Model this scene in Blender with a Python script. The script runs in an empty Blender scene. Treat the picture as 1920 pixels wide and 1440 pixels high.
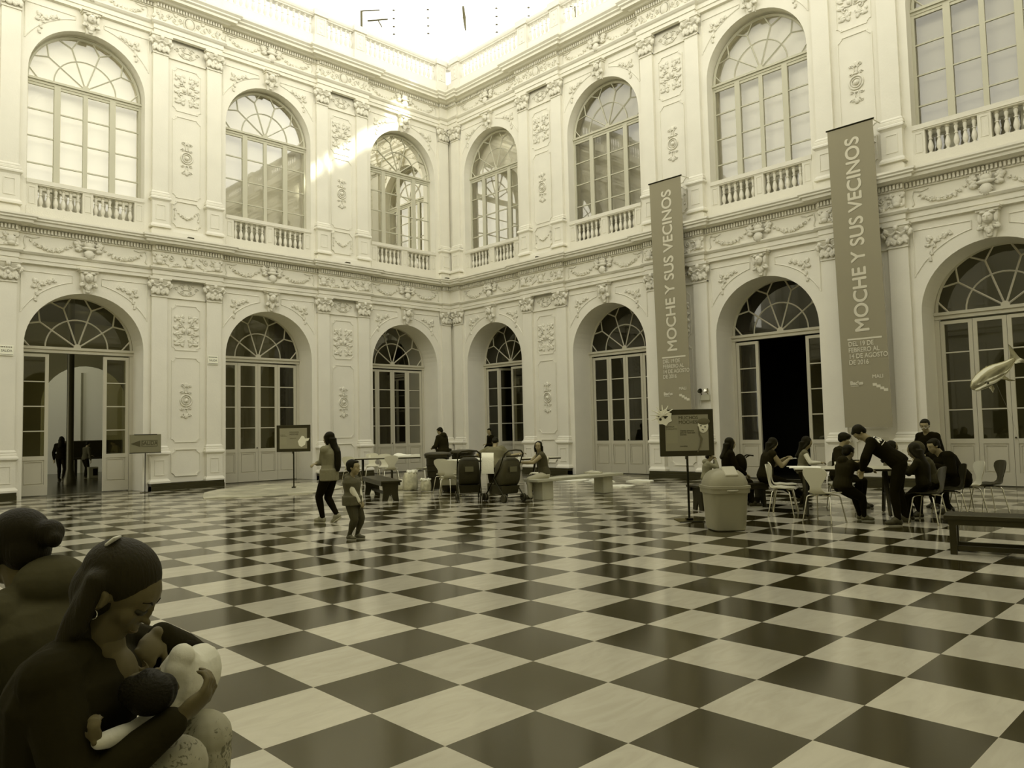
import bpy, math, random
from math import sin, cos, pi, radians, sqrt, atan2, hypot
from mathutils import Vector, Matrix, Quaternion, Euler
random.seed(7)
SC = bpy.context.scene
COL = SC.collection

# ------------------------------------------------------------------ camera
cam_d = bpy.data.cameras.new('camera'); cam = bpy.data.objects.new('camera', cam_d); COL.objects.link(cam)
cam_d.sensor_width = 36.0; cam_d.sensor_fit = 'HORIZONTAL'; cam_d.lens = 36 * 1430.5 / 1920; cam_d.clip_start = 0.05; cam_d.clip_end = 300
_y, _p, _r = radians(45.839), radians(3.366), radians(-1.258)
_f = Vector((cos(_p) * cos(_y), cos(_p) * sin(_y), sin(_p))); _rt = Vector((sin(_y), -cos(_y), 0)); _u = _rt.cross(_f)
_R = cos(_r) * _rt + sin(_r) * _u; _U = -sin(_r) * _rt + cos(_r) * _u
cam.matrix_world = Matrix(((_R.x, _U.x, -_f.x, -18.727), (_R.y, _U.y, -_f.y, -22.564), (_R.z, _U.z, -_f.z, 1.511), (0, 0, 0, 1)))
SC.camera = cam

# ------------------------------------------------------------------ sky and light
SKY_LOW, SKY_TOP, SKY_SIDE, SKY_TINT = 4.7, 1.32, (.73, 1.17), (1.0, .975, .88)     # hazy sky, bright low down and towards the sun behind the camera's right
world = bpy.data.worlds.new('sky'); SC.world = world; world.use_nodes = True
wn = world.node_tree.nodes; wl = world.node_tree.links
bg = wn['Background']; bg.inputs['Strength'].default_value = 1.0
_tc = wn.new('ShaderNodeTexCoord'); _dp = wn.new('ShaderNodeVectorMath'); _dp.operation = 'DOT_PRODUCT'; _dp.inputs[1].default_value = Vector((.05, -.8, .6)).normalized()
_mr = wn.new('ShaderNodeMapRange'); _mr.inputs['From Min'].default_value = -.6; _mr.inputs['From Max'].default_value = 1; _mr.inputs['To Min'].default_value = SKY_SIDE[0]; _mr.inputs['To Max'].default_value = SKY_SIDE[1]
_sx = wn.new('ShaderNodeSeparateXYZ'); _me = wn.new('ShaderNodeMapRange'); _me.inputs['From Min'].default_value = .12; _me.inputs['From Max'].default_value = .68; _me.inputs['To Min'].default_value = SKY_LOW; _me.inputs['To Max'].default_value = SKY_TOP
_mm = wn.new('ShaderNodeMath'); _mm.operation = 'MULTIPLY'
_sc = wn.new('ShaderNodeVectorMath'); _sc.operation = 'SCALE'; _sc.inputs[0].default_value = SKY_TINT
wl.new(_tc.outputs['Generated'], _dp.inputs[0]); wl.new(_dp.outputs['Value'], _mr.inputs['Value']); wl.new(_tc.outputs['Generated'], _sx.inputs[0]); wl.new(_sx.outputs['Z'], _me.inputs['Value'])
wl.new(_mr.outputs[0], _mm.inputs[0]); wl.new(_me.outputs[0], _mm.inputs[1]); wl.new(_mm.outputs[0], _sc.inputs['Scale']); wl.new(_sc.outputs[0], bg.inputs['Color'])
SC.view_settings.view_transform = 'Standard'; SC.view_settings.look = 'None'
SC.view_settings.exposure = 0.0; SC.view_settings.gamma = 1.0

def area(name, loc, target, sx, sy, power, color=(1, .98, .75), spread=180.0, roll=0.0):
    d = bpy.data.lights.new(name, 'AREA'); d.shape = 'RECTANGLE'; d.size = sx; d.size_y = sy; d.energy = power; d.color = color
    d.spread = radians(spread)
    o = bpy.data.objects.new(name, d); COL.objects.link(o); o.location = loc
    q = (Vector(target) - Vector(loc)).to_track_quat('-Z', 'Y'); o.rotation_euler = (q @ Quaternion((0, 0, 1), roll)).to_euler()
    return o
# narrow-beam area lamps added overhead in place of sun: strip on wall A
def sun_stand_in(s, z, ln, wd, energy):
    d = Vector((.06, -.75, .66)).normalized(); t = Vector((-s, 0, z)); ax = Vector((.785, 0, .62))
    zl = d; xl = (ax - zl * ax.dot(zl)); k = xl.length; xl.normalize(); yl = zl.cross(xl)
    o = area('sun_stand_in_lamp', t + d * 15, t, ln * k, wd * .8, energy * ln * wd, (1, .98, .82), 1.6)
    p = t + d * 15; o.matrix_world = Matrix(((xl.x, yl.x, zl.x, p.x), (xl.y, yl.y, zl.y, p.y), (xl.z, yl.z, zl.z, p.z), (0, 0, 0, 1)))
for a_ in ((5.85, 10.3, .5, .3), (5.35, 10.65, .3, .35), (3.95, 11.75, 2.7, .42), (2.45, 13.1, .9, .75), (2.0, 14.1, .5, .2)): sun_stand_in(*a_, 9.0)

# ------------------------------------------------------------------ materials
_M = {}
def mat(name, rgb, rough=0.6, metal=0.0, spec=0.5, bump=0.0, bscale=40.0, var=0.0, vscale=6.0, emit=None, coat=0.0):
    if name in _M: return _M[name]
    m = bpy.data.materials.new(name); m.use_nodes = True; nt = m.node_tree; b = nt.nodes['Principled BSDF']
    b.inputs['Base Color'].default_value = (*rgb, 1); b.inputs['Roughness'].default_value = rough
    b.inputs['Metallic'].default_value = metal; b.inputs['Specular Tint'].default_value = (1, .92, .5, 1); b.inputs['Specular IOR Level'].default_value = spec; b.inputs['Coat Weight'].default_value = coat
    tc = nt.nodes.new('ShaderNodeTexCoord')
    if var > 0:
        n = nt.nodes.new('ShaderNodeTexNoise'); n.inputs['Scale'].default_value = vscale; n.inputs['Detail'].default_value = 5
        nt.links.new(tc.outputs['Object'], n.inputs['Vector'])
        r = nt.nodes.new('ShaderNodeValToRGB'); r.color_ramp.elements[0].position = .3; r.color_ramp.elements[1].position = .7
        r.color_ramp.elements[0].color = (*[c * (1 - var) for c in rgb], 1); r.color_ramp.elements[1].color = (*[min(1, c * (1 + var)) for c in rgb], 1)
        nt.links.new(n.outputs['Fac'], r.inputs['Fac']); nt.links.new(r.outputs['Color'], b.inputs['Base Color'])
    if bump > 0:
        n2 = nt.nodes.new('ShaderNodeTexNoise'); n2.inputs['Scale'].default_value = bscale; n2.inputs['Detail'].default_value = 4
        nt.links.new(tc.outputs['Object'], n2.inputs['Vector'])
        bp = nt.nodes.new('ShaderNodeBump'); bp.inputs['Strength'].default_value = bump; bp.inputs['Distance'].default_value = .02
        nt.links.new(n2.outputs['Fac'], bp.inputs['Height']); nt.links.new(bp.outputs['Normal'], b.inputs['Normal'])
    if emit:
        b.inputs['Emission Color'].default_value = (*emit[0], 1); b.inputs['Emission Strength'].default_value = emit[1]
    _M[name] = m; return m
PLASTER = mat('painted_plaster', (.74, .715, .60), .62, bump=.12, bscale=25, var=.03, vscale=1.5)
STUCCO = mat('stucco_relief', (.70, .675, .56), .6, bump=.25, bscale=60)
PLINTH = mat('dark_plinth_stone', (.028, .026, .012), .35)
TIMBER = mat('painted_door_wood', (.50, .475, .365), .45)
TIMBER2 = mat('window_wood', (.50, .485, .37), .5)
CREAM = mat('parapet_plaster', (.66, .64, .56), .6, bump=.08)
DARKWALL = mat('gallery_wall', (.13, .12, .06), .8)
BLACKWALL = mat('unlit_room_black', (.006, .006, .004), .95, spec=.1)  # near-black colour stands in for the unlit depth behind the open door
BLIND = mat('window_blind', (.89, .87, .765), .8)
LAMPM = mat('ceiling_lamp', (1, 1, .85), .5, emit=((1, .98, .72), 14.0))
def glassmat(name, tint, alpha, refl=(.9, .88, .76)):
    m = bpy.data.materials.new(name); m.use_nodes = True; nt = m.node_tree; nt.nodes.clear()
    o = nt.nodes.new('ShaderNodeOutputMaterial'); mx = nt.nodes.new('ShaderNodeMixShader'); t = nt.nodes.new('ShaderNodeBsdfTransparent'); g = nt.nodes.new('ShaderNodeBsdfGlossy')
    fr = nt.nodes.new('ShaderNodeFresnel'); fr.inputs['IOR'].default_value = 1.6; ad = nt.nodes.new('ShaderNodeMath'); ad.operation = 'ADD'; ad.inputs[1].default_value = alpha
    t.inputs['Color'].default_value = (*tint, 1); g.inputs['Color'].default_value = (*refl, 1); g.inputs['Roughness'].default_value = .02
    nt.links.new(fr.outputs[0], ad.inputs[0]); nt.links.new(ad.outputs[0], mx.inputs[0]); nt.links.new(t.outputs[0], mx.inputs[1]); nt.links.new(g.outputs[0], mx.inputs[2]); nt.links.new(mx.outputs[0], o.inputs[0])
    return m
GLASS = glassmat('door_glass', (.5, .48, .33), .01)
GLASSUP = glassmat('window_glass', (.93, .92, .87), .05, (.96, .95, .90))

# ------------------------------------------------------------------ mesh helpers
class MB:
    def __init__(s): s.v = []; s.f = []
    def add(s, v, f, M=None):
        n = len(s.v)
        s.v += [tuple(M @ Vector(p)) if M is not None else tuple(p) for p in v]; s.f += [tuple(i + n for i in q) for q in f]
    def box(s, lo, hi, M=None):
        x0, y0, z0 = lo; x1, y1, z1 = hi
        s.add([(x0, y0, z0), (x1, y0, z0), (x1, y1, z0), (x0, y1, z0), (x0, y0, z1), (x1, y0, z1), (x1, y1, z1), (x0, y1, z1)],
              [(0, 3, 2, 1), (4, 5, 6, 7), (0, 1, 5, 4), (1, 2, 6, 5), (2, 3, 7, 6), (3, 0, 4, 7)], M)
    def cbox(s, lo, hi, c=.01, M=None):   # box with chamfered edges all round
        x0, y0, z0 = lo; x1, y1, z1 = hi; c = min(c, (x1 - x0) / 2.01, (y1 - y0) / 2.01, (z1 - z0) / 2.01)
        rows = []
        for z, k in ((z0, c), (z0 + c, 0), (z1 - c, 0), (z1, c)):
            a, b, d, e = x0 + k, x1 - k, y0 + k, y1 - k; q = c if k == 0 else c * .6
            rows.append([(a + q, d, z), (b - q, d, z), (b, d + q, z), (b, e - q, z), (b - q, e, z), (a + q, e, z), (a, e - q, z), (a, d + q, z)])
        s.loft(rows, True, True, M)
    def loft(s, rows, closed=True, caps=True, M=None):
        n = len(rows[0]); v = [p for r in rows for p in r]; f = []
        for i in range(len(rows) - 1):
            for j in range(n if closed else n - 1):
                k = (j + 1) % n; f.append((i * n + j, i * n + k, (i + 1) * n + k, (i + 1) * n + j))
        if caps and closed: f.append(tuple(range(n - 1, -1, -1))); f.append(tuple((len(rows) - 1) * n + j for j in range(n)))
        s.add(v, f, M)
    def tube(s, pts, r, seg=8, M=None, caps=True, flat=None):
        pts = [Vector(p) for p in pts]; n = len(pts)
        if not isinstance(r, (list, tuple)): r = [r] * n
        up = None; rows = []
        for i, p in enumerate(pts):
            t = (pts[min(i + 1, n - 1)] - pts[max(i - 1, 0)])
            t = t.normalized() if t.length > 1e-9 else Vector((0, 0, 1))
            if up is None:
                a = Vector((0, 0, 1)) if abs(t.z) < .9 else Vector((1, 0, 0)); up = (a - t * a.dot(t)).normalized()
            else:
                up = up - t * up.dot(t)
                up = up.normalized() if up.length > 1e-6 else t.orthogonal().normalized()
            sd = t.cross(up); row = []
            for j in range(seg):
                a = 2 * pi * j / seg; q = (up * cos(a) + sd * sin(a)) * r[i]
                if flat: q = q - Vector(flat[0]) * q.dot(Vector(flat[0])) * (1 - flat[1])
                row.append(tuple(p + q))
            rows.append(row)
        s.loft(rows, True, caps, M)
    def lathe(s, prof, seg=16, c=(0, 0, 0), M=None, sq=None):
        rows = []
        for r, z in prof:
            row = []
            for j in range(seg):
                a = 2 * pi * j / seg; x, y = cos(a), sin(a)
                if sq: k = (abs(x) ** sq + abs(y) ** sq) ** (-1 / sq); x *= k; y *= k
                row.append((c[0] + r * x, c[1] + r * y, c[2] + z))
            rows.append(row)
        s.loft(rows, True, True, M)
    def ell(s, c, rad, seg=12, rings=8, rot=None, M=None):
        rows = []
        Rm = rot.to_matrix() if rot is not None else None
        for i in range(rings + 1):
            a = -pi / 2 + pi * i / rings; cr = max(cos(a), .02)
            row = []
            for j in range(seg):
                b = 2 * pi * j / seg; p = Vector((rad[0] * cr * cos(b), rad[1] * cr * sin(b), rad[2] * sin(a)))
                if Rm is not None: p = Rm @ p
                row.append((c[0] + p.x, c[1] + p.y, c[2] + p.z))
            rows.append(row)
        s.loft(rows, True, True, M)
    def poly(s, pts, depth, M=None):       # polygon in x,z extruded along y 0..depth
        n = len(pts)
        s.add([(x, 0, z) for x, z in pts] + [(x, depth, z) for x, z in pts],
              [tuple(range(n)), tuple(range(2 * n - 1, n - 1, -1))] + [(i, n + i, n + (i + 1) % n, (i + 1) % n) for i in range(n)], M)
    def build(s, name, m, parent=None, fn=None, smooth=False, mesh_only=False, fix=True):
        v = [tuple(fn(*p)) for p in s.v] if fn else s.v
        me = bpy.data.meshes.new(name); me.from_pydata(v, [], s.f)
        if fix and s.f:
            import bmesh
            b = bmesh.new(); b.from_mesh(me); bmesh.ops.recalc_face_normals(b, faces=b.faces); b.to_mesh(me); b.free()
        me.materials.append(m)
        if smooth:
            me.polygons.foreach_set('use_smooth', [True] * len(me.polygons))
            if smooth != 'all':
                try: me.set_sharp_from_angle(angle=radians(40 if smooth is True else smooth))
                except Exception: pass
        if mesh_only: return me
        o = bpy.data.objects.new(name, me); COL.objects.link(o)
        if parent: o.parent = parent
        return o
def inst(name, me, parent=None, M=None):
    o = bpy.data.objects.new(name, me); COL.objects.link(o)
    if M is not None: o.matrix_basis = M
    if parent: o.parent = parent
    return o
def empty(name, loc=(0, 0, 0), rz=0.0):
    o = bpy.data.objects.new(name, None); COL.objects.link(o); o.location = loc; o.rotation_euler = (0, 0, rz); o.empty_display_size = .1
    return o
def tag(o, label=None, cat=None, group=None, kind=None):
    if label: o['label'] = label
    if cat: o['category'] = cat
    if group: o['group'] = group
    if kind: o['kind'] = kind
    return o
def struct(o, label=None):
    o['kind'] = 'structure'
    if label: o['label'] = label
    return o
def text_mesh(body, size, m, name='lettering', parent=None, M=None, depth=.004, align='CENTER', bold=0.0, sx=1.0):
    c = bpy.data.curves.new(name, 'FONT'); c.body = body; c.size = size; c.align_x = align; c.align_y = 'CENTER'; c.extrude = depth / 2; c.offset = bold; c.space_line = .95
    t = bpy.data.objects.new(name + '_tmp', c); COL.objects.link(t)
    bpy.context.view_layer.update()
    me = bpy.data.meshes.new_from_object(t.evaluated_get(bpy.context.evaluated_depsgraph_get())); bpy.data.objects.remove(t); me.name = name
    if sx != 1.0:
        for vv in me.vertices: vv.co.x *= sx
    me.materials.clear(); me.materials.append(m)
    return inst(name, me, parent, M)
# ------------------------------------------------------------------ architecture
T = .62; P_ = 5.27
CA = [2.17 + P_ * i for i in range(5)]            # arch centres along wall_left
CB = [2.35 + P_ * i for i in range(5)]            # arch centres along wall_right
LA, LB = 27.0, 26.5
def WA(s, n, z): return (-s, -n, z)
def WB(s, n, z): return (-n, -s, z)
RAD = 1.45; Z1, ZS1 = 6.05, 3.94                  # lower arch spring; upper spring
ZU0, ZS2, Z2 = 7.2, 11.16, 13.2
NA = 28
def arch_wall(mb, c, z0, zs, zt, hw, back=-1.0, rad=RAD):
    """front face n=0 with an arched opening, reveal, back face"""
    arc = [(-rad, z0)] + [(-rad * cos(pi * i / NA), zs + rad * sin(pi * i / NA)) for i in range(NA + 1)] + [(rad, z0)]
    for n in (0, back):
        for a, b in ((-hw, -rad), (rad, hw)):
            mb.add([(c + a, n, z0), (c + b, n, z0), (c + b, n, zt), (c + a, n, zt)], [(0, 1, 2, 3)])
        for i in range(1, len(arc) - 2):
            (u0, a0), (u1, a1) = arc[i], arc[i + 1]
            mb.add([(c + u0, n, a0), (c + u1, n, a1), (c + u1, n, zt), (c + u0, n, zt)], [(0, 1, 2, 3)])
    for i in range(len(arc) - 1):
        (u0, a0), (u1, a1) = arc[i], arc[i + 1]
        mb.add([(c + u0, 0, a0), (c + u1, 0, a1), (c + u1, back, a1), (c + u0, back, a0)], [(0, 1, 2, 3)])
def facade(cs, L):
    mb = MB(); hw = 1.63
    for c in cs:
        arch_wall(mb, c, 0, ZS1, ZU0, hw); arch_wall(mb, c, ZU0, ZS2, 15.0, hw)
        a, b = c + hw, c + P_ - hw
        for n in (0, -1.0): mb.add([(a, n, 0), (b, n, 0), (b, n, 15.0), (a, n, 15.0)], [(0, 1, 2, 3)])
    for n in (0, -1.0): mb.add([(-.0, n, 0), (cs[0] - hw, n, 0), (cs[0] - hw, n, 15.0), (-.0, n, 15.0)], [(0, 1, 2, 3)])
    return mb
LOWER_ENT = [(0, 6.02), (.09, 6.03), (.09, 6.12), (.115, 6.13), (.115, 6.25), (.15, 6.26), (.19, 6.31), (.19, 6.34), (.075, 6.36), (.075, 6.79),
             (.12, 6.80), (.12, 6.82), (.10, 6.825), (.10, 6.955), (.22, 6.965), (.25, 6.99), (.36, 7.0), (.37, 7.06), (.42, 7.085), (.42, 7.12), (.455, 7.15), (.455, 7.2), (0, 7.23)]
UPPER_ENT = [(0, 13.17), (.09, 13.19), (.09, 13.29), (.12, 13.3), (.12, 13.42), (.16, 13.45), (.2, 13.5), (.2, 13.54), (.075, 13.56), (.075, 13.93),
             (.12, 13.94), (.12, 13.955), (.10, 13.96), (.10, 14.06), (.25, 14.075), (.3, 14.12), (.42, 14.13), (.43, 14.2), (.49, 14.24), (.49, 14.28), (.55, 14.34), (.55, 14.40), (0, 14.45)]
def sweep_breaks(prof, cs, L, br=.10, hw=1.63, zone=True):
    mb = MB(); n = None
    for i, (pn, z) in enumerate(prof):
        pass
    rows = []
    for pn, z in prof:
        m = pn - .1 if pn > .1 else 0
        row = [(0, pn + br, z), (cs[0] - hw + m, pn + br, z), (cs[0] - hw + m, pn, z)]
        for c in cs:
            a, b = c + hw - m, c + P_ - hw + m
            row += [(a, pn, z), (a, pn + br, z), (b, pn + br, z), (b, pn, z)]
        rows.append(row)
    mb.loft(rows, closed=False)
    return mb
def dentils(cs, L, z0, z1, n0, dn=.07):
    mb = MB(); w = .045; pitch = .081; s = .12
    while s < L:
        u = s; off = 0
        if u < cs[0] - 1.6: off = .1
        for c in cs:
            if c + 1.6 < u < c + P_ - 1.66: off = .1
        mb.box((s, n0 + off - .03, z0), (s + w, n0 + off + dn, z1)); s += pitch
    return mb
def frame_line(mb, x0, x1, z0, z1, w=.035, d=.02, notch=.1, n=0.0, sides='tblr'):
    """thin moulded frame with notched corners"""
    k = notch
    pts = [(x0 + k, z0), (x1 - k, z0), (x1 - k, z0 + k * .35), (x1 - k * .35, z0 + k), (x1, z0 + k), (x1, z1 - k), (x1 - k * .35, z1 - k), (x1 - k, z1 - k * .35), (x1 - k, z1), (x0 + k, z1), (x0 + k, z1 - k * .35), (x0 + k * .35, z1 - k), (x0, z1 - k), (x0, z0 + k), (x0 + k * .35, z0 + k), (x0 + k, z0 + k * .35)]
    N = len(pts); cx = (x0 + x1) / 2; cz = (z0 + z1) / 2; inn = []
    for i in range(N):
        (ax, az), (bx, bz), (c_x, c_z) = pts[i - 1], pts[i], pts[(i + 1) % N]
        t1 = Vector((bx - ax, bz - az)); t2 = Vector((c_x - bx, c_z - bz)); t1.normalize(); t2.normalize(); nn = Vector((-(t1 + t2).y, (t1 + t2).x)); nn.normalize()
        inn.append((bx + nn.x * w, bz + nn.y * w))
    v = []; 
    for (a, b), (c_, d_) in zip(pts, inn): v += [(a, n, b), (a, n + d, b), (c_, n + d, d_), (c_, n, d_)]
    f = []
    for i in range(N):
        j = (i + 1) % N
        for q in range(3): f.append((i * 4 + q, j * 4 + q, j * 4 + q + 1, i * 4 + q + 1))
    mb.add(v, f)
def rect_frame(mb, x0, x1, z0, z1, w, n0, n1):
    mb.box((x0, n0, z0), (x1, n1, z0 + w)); mb.box((x0, n0, z1 - w), (x1, n1, z1)); mb.box((x0, n0, z0 + w), (x0 + w, n1, z1 - w)); mb.box((x1 - w, n0, z0 + w), (x1, n1, z1 - w))

# ---- ornament meshes, local frame: x along the wall, y out of the wall, z up, centred on x
def spiral(mb, cx, cz, r, turns, a0, w, sgn=1, k=22, flat=.7, tail=None):
    pts, rr = [], []
    if tail: pts += [(p[0], .012, p[1]) for p in tail]; rr += [w * .55] * len(tail)
    for i in range(k + 1):
        t = i / k; a = a0 + sgn * turns * 2 * pi * t; q = r * (1 - t * .85)
        pts.append((cx + q * cos(a), .012, cz + q * sin(a))); rr.append(w * (1 - .35 * t))
    mb.tube(pts, rr, 6, flat=((0, 1, 0), 1.2)); mb.ell((cx, .02, cz), (w * 1.5, w * 1.5, w * 1.5), 8, 5)
def leaf(mb, x, z, ang, l, w, h=.03, n0=.0):
    q = Quaternion((0, 1, 0), -ang)
    for k, (da, ll) in enumerate(((0, 1), (.55, .72), (-.55, .72), (1.05, .45), (-1.05, .45))):
        a = ang + da; cx, cz = x + cos(a) * l * ll * .5, z + sin(a) * l * ll * .5
        mb.ell((cx, n0 + .012, cz), (l * ll * .5, h, w * (.5 if k else .6)), 8, 6, rot=Quaternion((0, 1, 0), -a))
def orn_panel():      # four acanthus scrolls set as a cross
    mb = MB()
    for sx in (-1, 1):
        for sz in (-1, 1):
            spiral(mb, sx * .17, sz * .17, .085, 1.4, pi * .5, .018, sx * sz, tail=[(sx * .03, sz * .02), (sx * .06, sz * .11)])
            spiral(mb, sx * .2, sz * .34, .07, 1.3, 0 if sx < 0 else pi, .016, -sx * sz)
            leaf(mb, sx * .10, sz * .25, atan2(sz, sx * .5), .16, .09)
            leaf(mb, sx * .22, sz * .08, atan2(sz * .2, sx), .14, .08)
            leaf(mb, sx * .2, sz * .36, atan2(sz * .5, sx), .15, .08)
            leaf(mb, sx * .12, sz * .38, atan2(sz, -sx * .3), .11, .07)
            mb.ell((sx * .3, .01, sz * .3), (.04, .03, .05), 8, 5)
    for sx in (-1, 1): mb.ell((sx * .075, .015, 0), (.055, .045, .07), 10, 7); mb.ell((sx * .03, .015, .0), (.02, .03, .12), 8, 5)
    return mb.build('relief_panel', STUCCO, smooth='all', mesh_only=True, fix=False)
def orn_medallion():
    mb = MB()
    for r, w in ((.165, .022), (.11, .015)):
        mb.tube([(r * cos(a * pi / 12), .015, r * sin(a * pi / 12)) for a in range(25)], w, 6, caps=False)
    mb.ell((0, .02, 0), (.06, .05, .06), 10, 7)
    for a in range(8): mb.ell((.045 * cos(a * pi / 4), .03, .045 * sin(a * pi / 4)), (.022, .02, .022), 6, 4)
    for sz in (-1, 1):
        for sx in (-1, 1):
            spiral(mb, sx * .12, sz * .235, .05, 1.2, 0, .014, sx * sz); spiral(mb, sx * .11, sz * .44, .05, 1.2, pi, .014, -sx * sz)
            mb.tube([(sx * .05, .012, sz * .22), (sx * .03, .012, sz * .3), (sx * .045, .012, sz * .37), (sx * .09, .012, sz * .41)], .014, 6)
        leaf(mb, 0, sz * .4, sz * pi / 2, .13, .1)
        mb.ell((0, .015, sz * .23), (.05, .03, .03), 8, 5)
    return mb.build('medallion_relief', STUCCO, smooth='all', mesh_only=True, fix=False)
def orn_cartouche():
    mb = MB()
    for sx in (-1, 1):
        spiral(mb, sx * .12, .075, .06, 1.4, pi / 2, .015, sx); spiral(mb, sx * .13, -.075, .065, 1.4, -pi / 2, .015, -sx)
        spiral(mb, sx * .29, .02, .065, 1.3, 0 if sx > 0 else pi, .015, sx)
        mb.tube([(sx * .02, .012, -.15), (sx * .1, .012, -.16), (sx * .2, .012, -.1), (sx * .25, .012, -.06)], .015, 6)
        mb.tube([(sx * .04, .012, .15), (sx * .14, .012, .15), (sx * .22, .012, .1)], .014, 6)
    mb.tube([(-.1, .012, 0), (0, .012, .01), (.1, .012, 0)], .018, 6); mb.ell((0, .012, -.13), (.05, .03, .04), 8, 5)
    return mb.build('scroll_relief', STUCCO, smooth='all', mesh_only=True, fix=False)
def sag(mb, x0, z0, x1, z1, dip, r, k=11):
    for i in range(k + 1):
        t = i / k; x = x0 + (x1 - x0) * t; z = z0 + (z1 - z0) * t - dip * 4 * t * (1 - t); q = r * (.55 + .9 * sin(pi * t))
        mb.ell((x, .015, z), (q * .95, q * .6, q * .7), 7, 5, rot=Quaternion((0, 1, 0), (t - .5) * 1.2))
        for j in range(4):
            a = random.uniform(0, 6.28); d = q * random.uniform(.5, .95); w = q * random.uniform(.35, .6)
            mb.ell((x + d * cos(a), .02 + q * random.uniform(.1, .5), z + d * .8 * sin(a)), (w * 1.2, w * .6, w * .55), 6, 4, rot=Quaternion((0, 1, 0), -a + random.uniform(-.6, .6)))
def orn_swag():       # frieze festoon over the arch with a shell and ribbon in the middle
    mb = MB()
    for sx in (-1, 1):
        sag(mb, sx * 1.45, .15, sx * .32, .12, .27, .05)
        mb.tube([(sx * 1.47, .012, .17), (sx * 1.5, .012, .02), (sx * 1.46, .012, -.14), (sx * 1.5, .012, -.18)], .016, 5)
        mb.tube([(sx * 1.45, .012, .16), (sx * 1.3, .012, .13), (sx * 1.15, .012, .17)], .015, 5)
        leaf(mb, sx * .2, .08, atan2(.5, sx), .2, .1, .05, .03); leaf(mb, sx * .18, .02, atan2(-.4, sx), .17, .09, .05, .03)
        leaf(mb, sx * .3, .17, atan2(.2, -sx), .12, .07, .04, .02)
    mb.ell((0, .06, .1), (.13, .09, .1), 10, 6); mb.ell((0, .1, .02), (.2, .06, .05), 10, 6)
    for a in range(7): mb.ell((.11 * cos(pi * a / 6), .09, .14 + .07 * sin(pi * a / 6)), (.025, .03, .04), 6, 4)
    for i in range(9):
        a = pi + pi * i / 8; mb.tube([(.13 * cos(a), .09, -.12 + .16 * sin(a)), (.05 * cos(a), .13, -.12 + .05 * sin(a))], [.03, .018], 5)
    mb.ell((0, .09, -.14), (.13, .07, .13), 10, 6)
    return mb.build('festoon_relief', STUCCO, smooth='all', mesh_only=True, fix=False)
def orn_frieze(kind):
    mb = MB()
    if kind == 0:     # masks, urns and scrolls
        for x, s in ((-.84, 1), (.84, 1), (0, .9)):
            mb.ell((x, .02, .0), (.12 * s, .07, .12), 10, 7); mb.ell((x, .05, -.09), (.09, .05, .06), 8, 5)
            for d in (-1, 1): leaf(mb, x + d * .08, .1, atan2(.5, d), .13, .07, .04); leaf(mb, x + d * .07, -.1, atan2(-.3, d), .1, .06, .04)
        for x in (-.5, .5):
            sg = 1 if x > 0 else -1
            spiral(mb, x, .05, .09, 1.5, pi / 2, .02, sg); spiral(mb, x - sg * .18, -.08, .06, 1.2, 0, .018, -sg); spiral(mb, x + sg * .17, .0, .05, 1.2, 0, .016, -sg)
            leaf(mb, x, -.12, -pi / 2 + .4, .12, .09, .04); leaf(mb, x + .1, .12, .3, .12, .06)
            mb.tube([(x - .28, .015, -.13), (x - .1, .015, -.16), (x + .12, .015, -.13), (x + .28, .015, -.02)], .02, 5)
    else:             # shield between arabesques
        mb.ell((0, .03, 0), (.13, .06, .16), 12, 8); mb.tube([(.17 * cos(a * pi / 8), .02, .19 * sin(a * pi / 8)) for a in range(17)], .022, 5, caps=False)
        for sg in (-1, 1):
            for k, (x, z, r) in enumerate(((.28, .03, .08), (.45, -.04, .075), (.62, .04, .07), (.79, -.02, .06), (.92, .06, .05))):
                spiral(mb, sg * x, z, r, 1.3, pi / 2 * (1 if k % 2 else -1), .018, sg if k % 2 else -sg)
                leaf(mb, sg * (x + .07), z + (.09 if k % 2 else -.09), atan2(1 if k % 2 else -1, sg), .11, .06)
            mb.box((sg * .85 - .02, 0, -.17), (sg * .85 + .02, .035, .12)); leaf(mb, sg * .36, .13, .4 if sg > 0 else pi - .4, .12, .06)
    return mb.build('frieze_relief', STUCCO, smooth='all', mesh_only=True, fix=False)
def orn_capital():    # x centred on the shaft, z 0..0.53
    mb = MB()
    mb.loft([[(-.215 - k, -.02, z), (.215 + k, -.02, z), (.215 + k, .06 + k * 1.6, z), (-.215 - k, .06 + k * 1.6, z)] for k, z in ((0, 0), (.005, .2), (.03, .34), (.06, .42))])
    mb.box((-.3, -.02, .46), (.3, .17, .53)); mb.box((-.27, -.02, .42), (.27, .14, .46)); mb.box((-.235, -.02, -.035), (.235, .085, 0))
    for sx in (-1, 1):
        spiral(mb, sx * .21, .37, .075, 1.4, pi / 2, .026, -sx); mb.ell((sx * .23, .13, .36), (.065, .06, .065), 8, 6)
        leaf(mb, sx * .15, .07, pi / 2 - sx * .1, .2, .13, .05, .08); leaf(mb, sx * .24, .26, pi / 2 - sx * .8, .14, .1, .05, .09)
        mb.tube([(sx * .2, .15, .32), (sx * .1, .17, .27), (0, .16, .34)], .022, 5)
    leaf(mb, 0, .06, pi / 2, .24, .15, .05, .09); mb.ell((0, .17, .42), (.06, .05, .07), 8, 6); mb.ell((0, .13, .2), (.05, .05, .06), 8, 6)
    return mb.build('capital', STUCCO, smooth=35, mesh_only=True)
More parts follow.
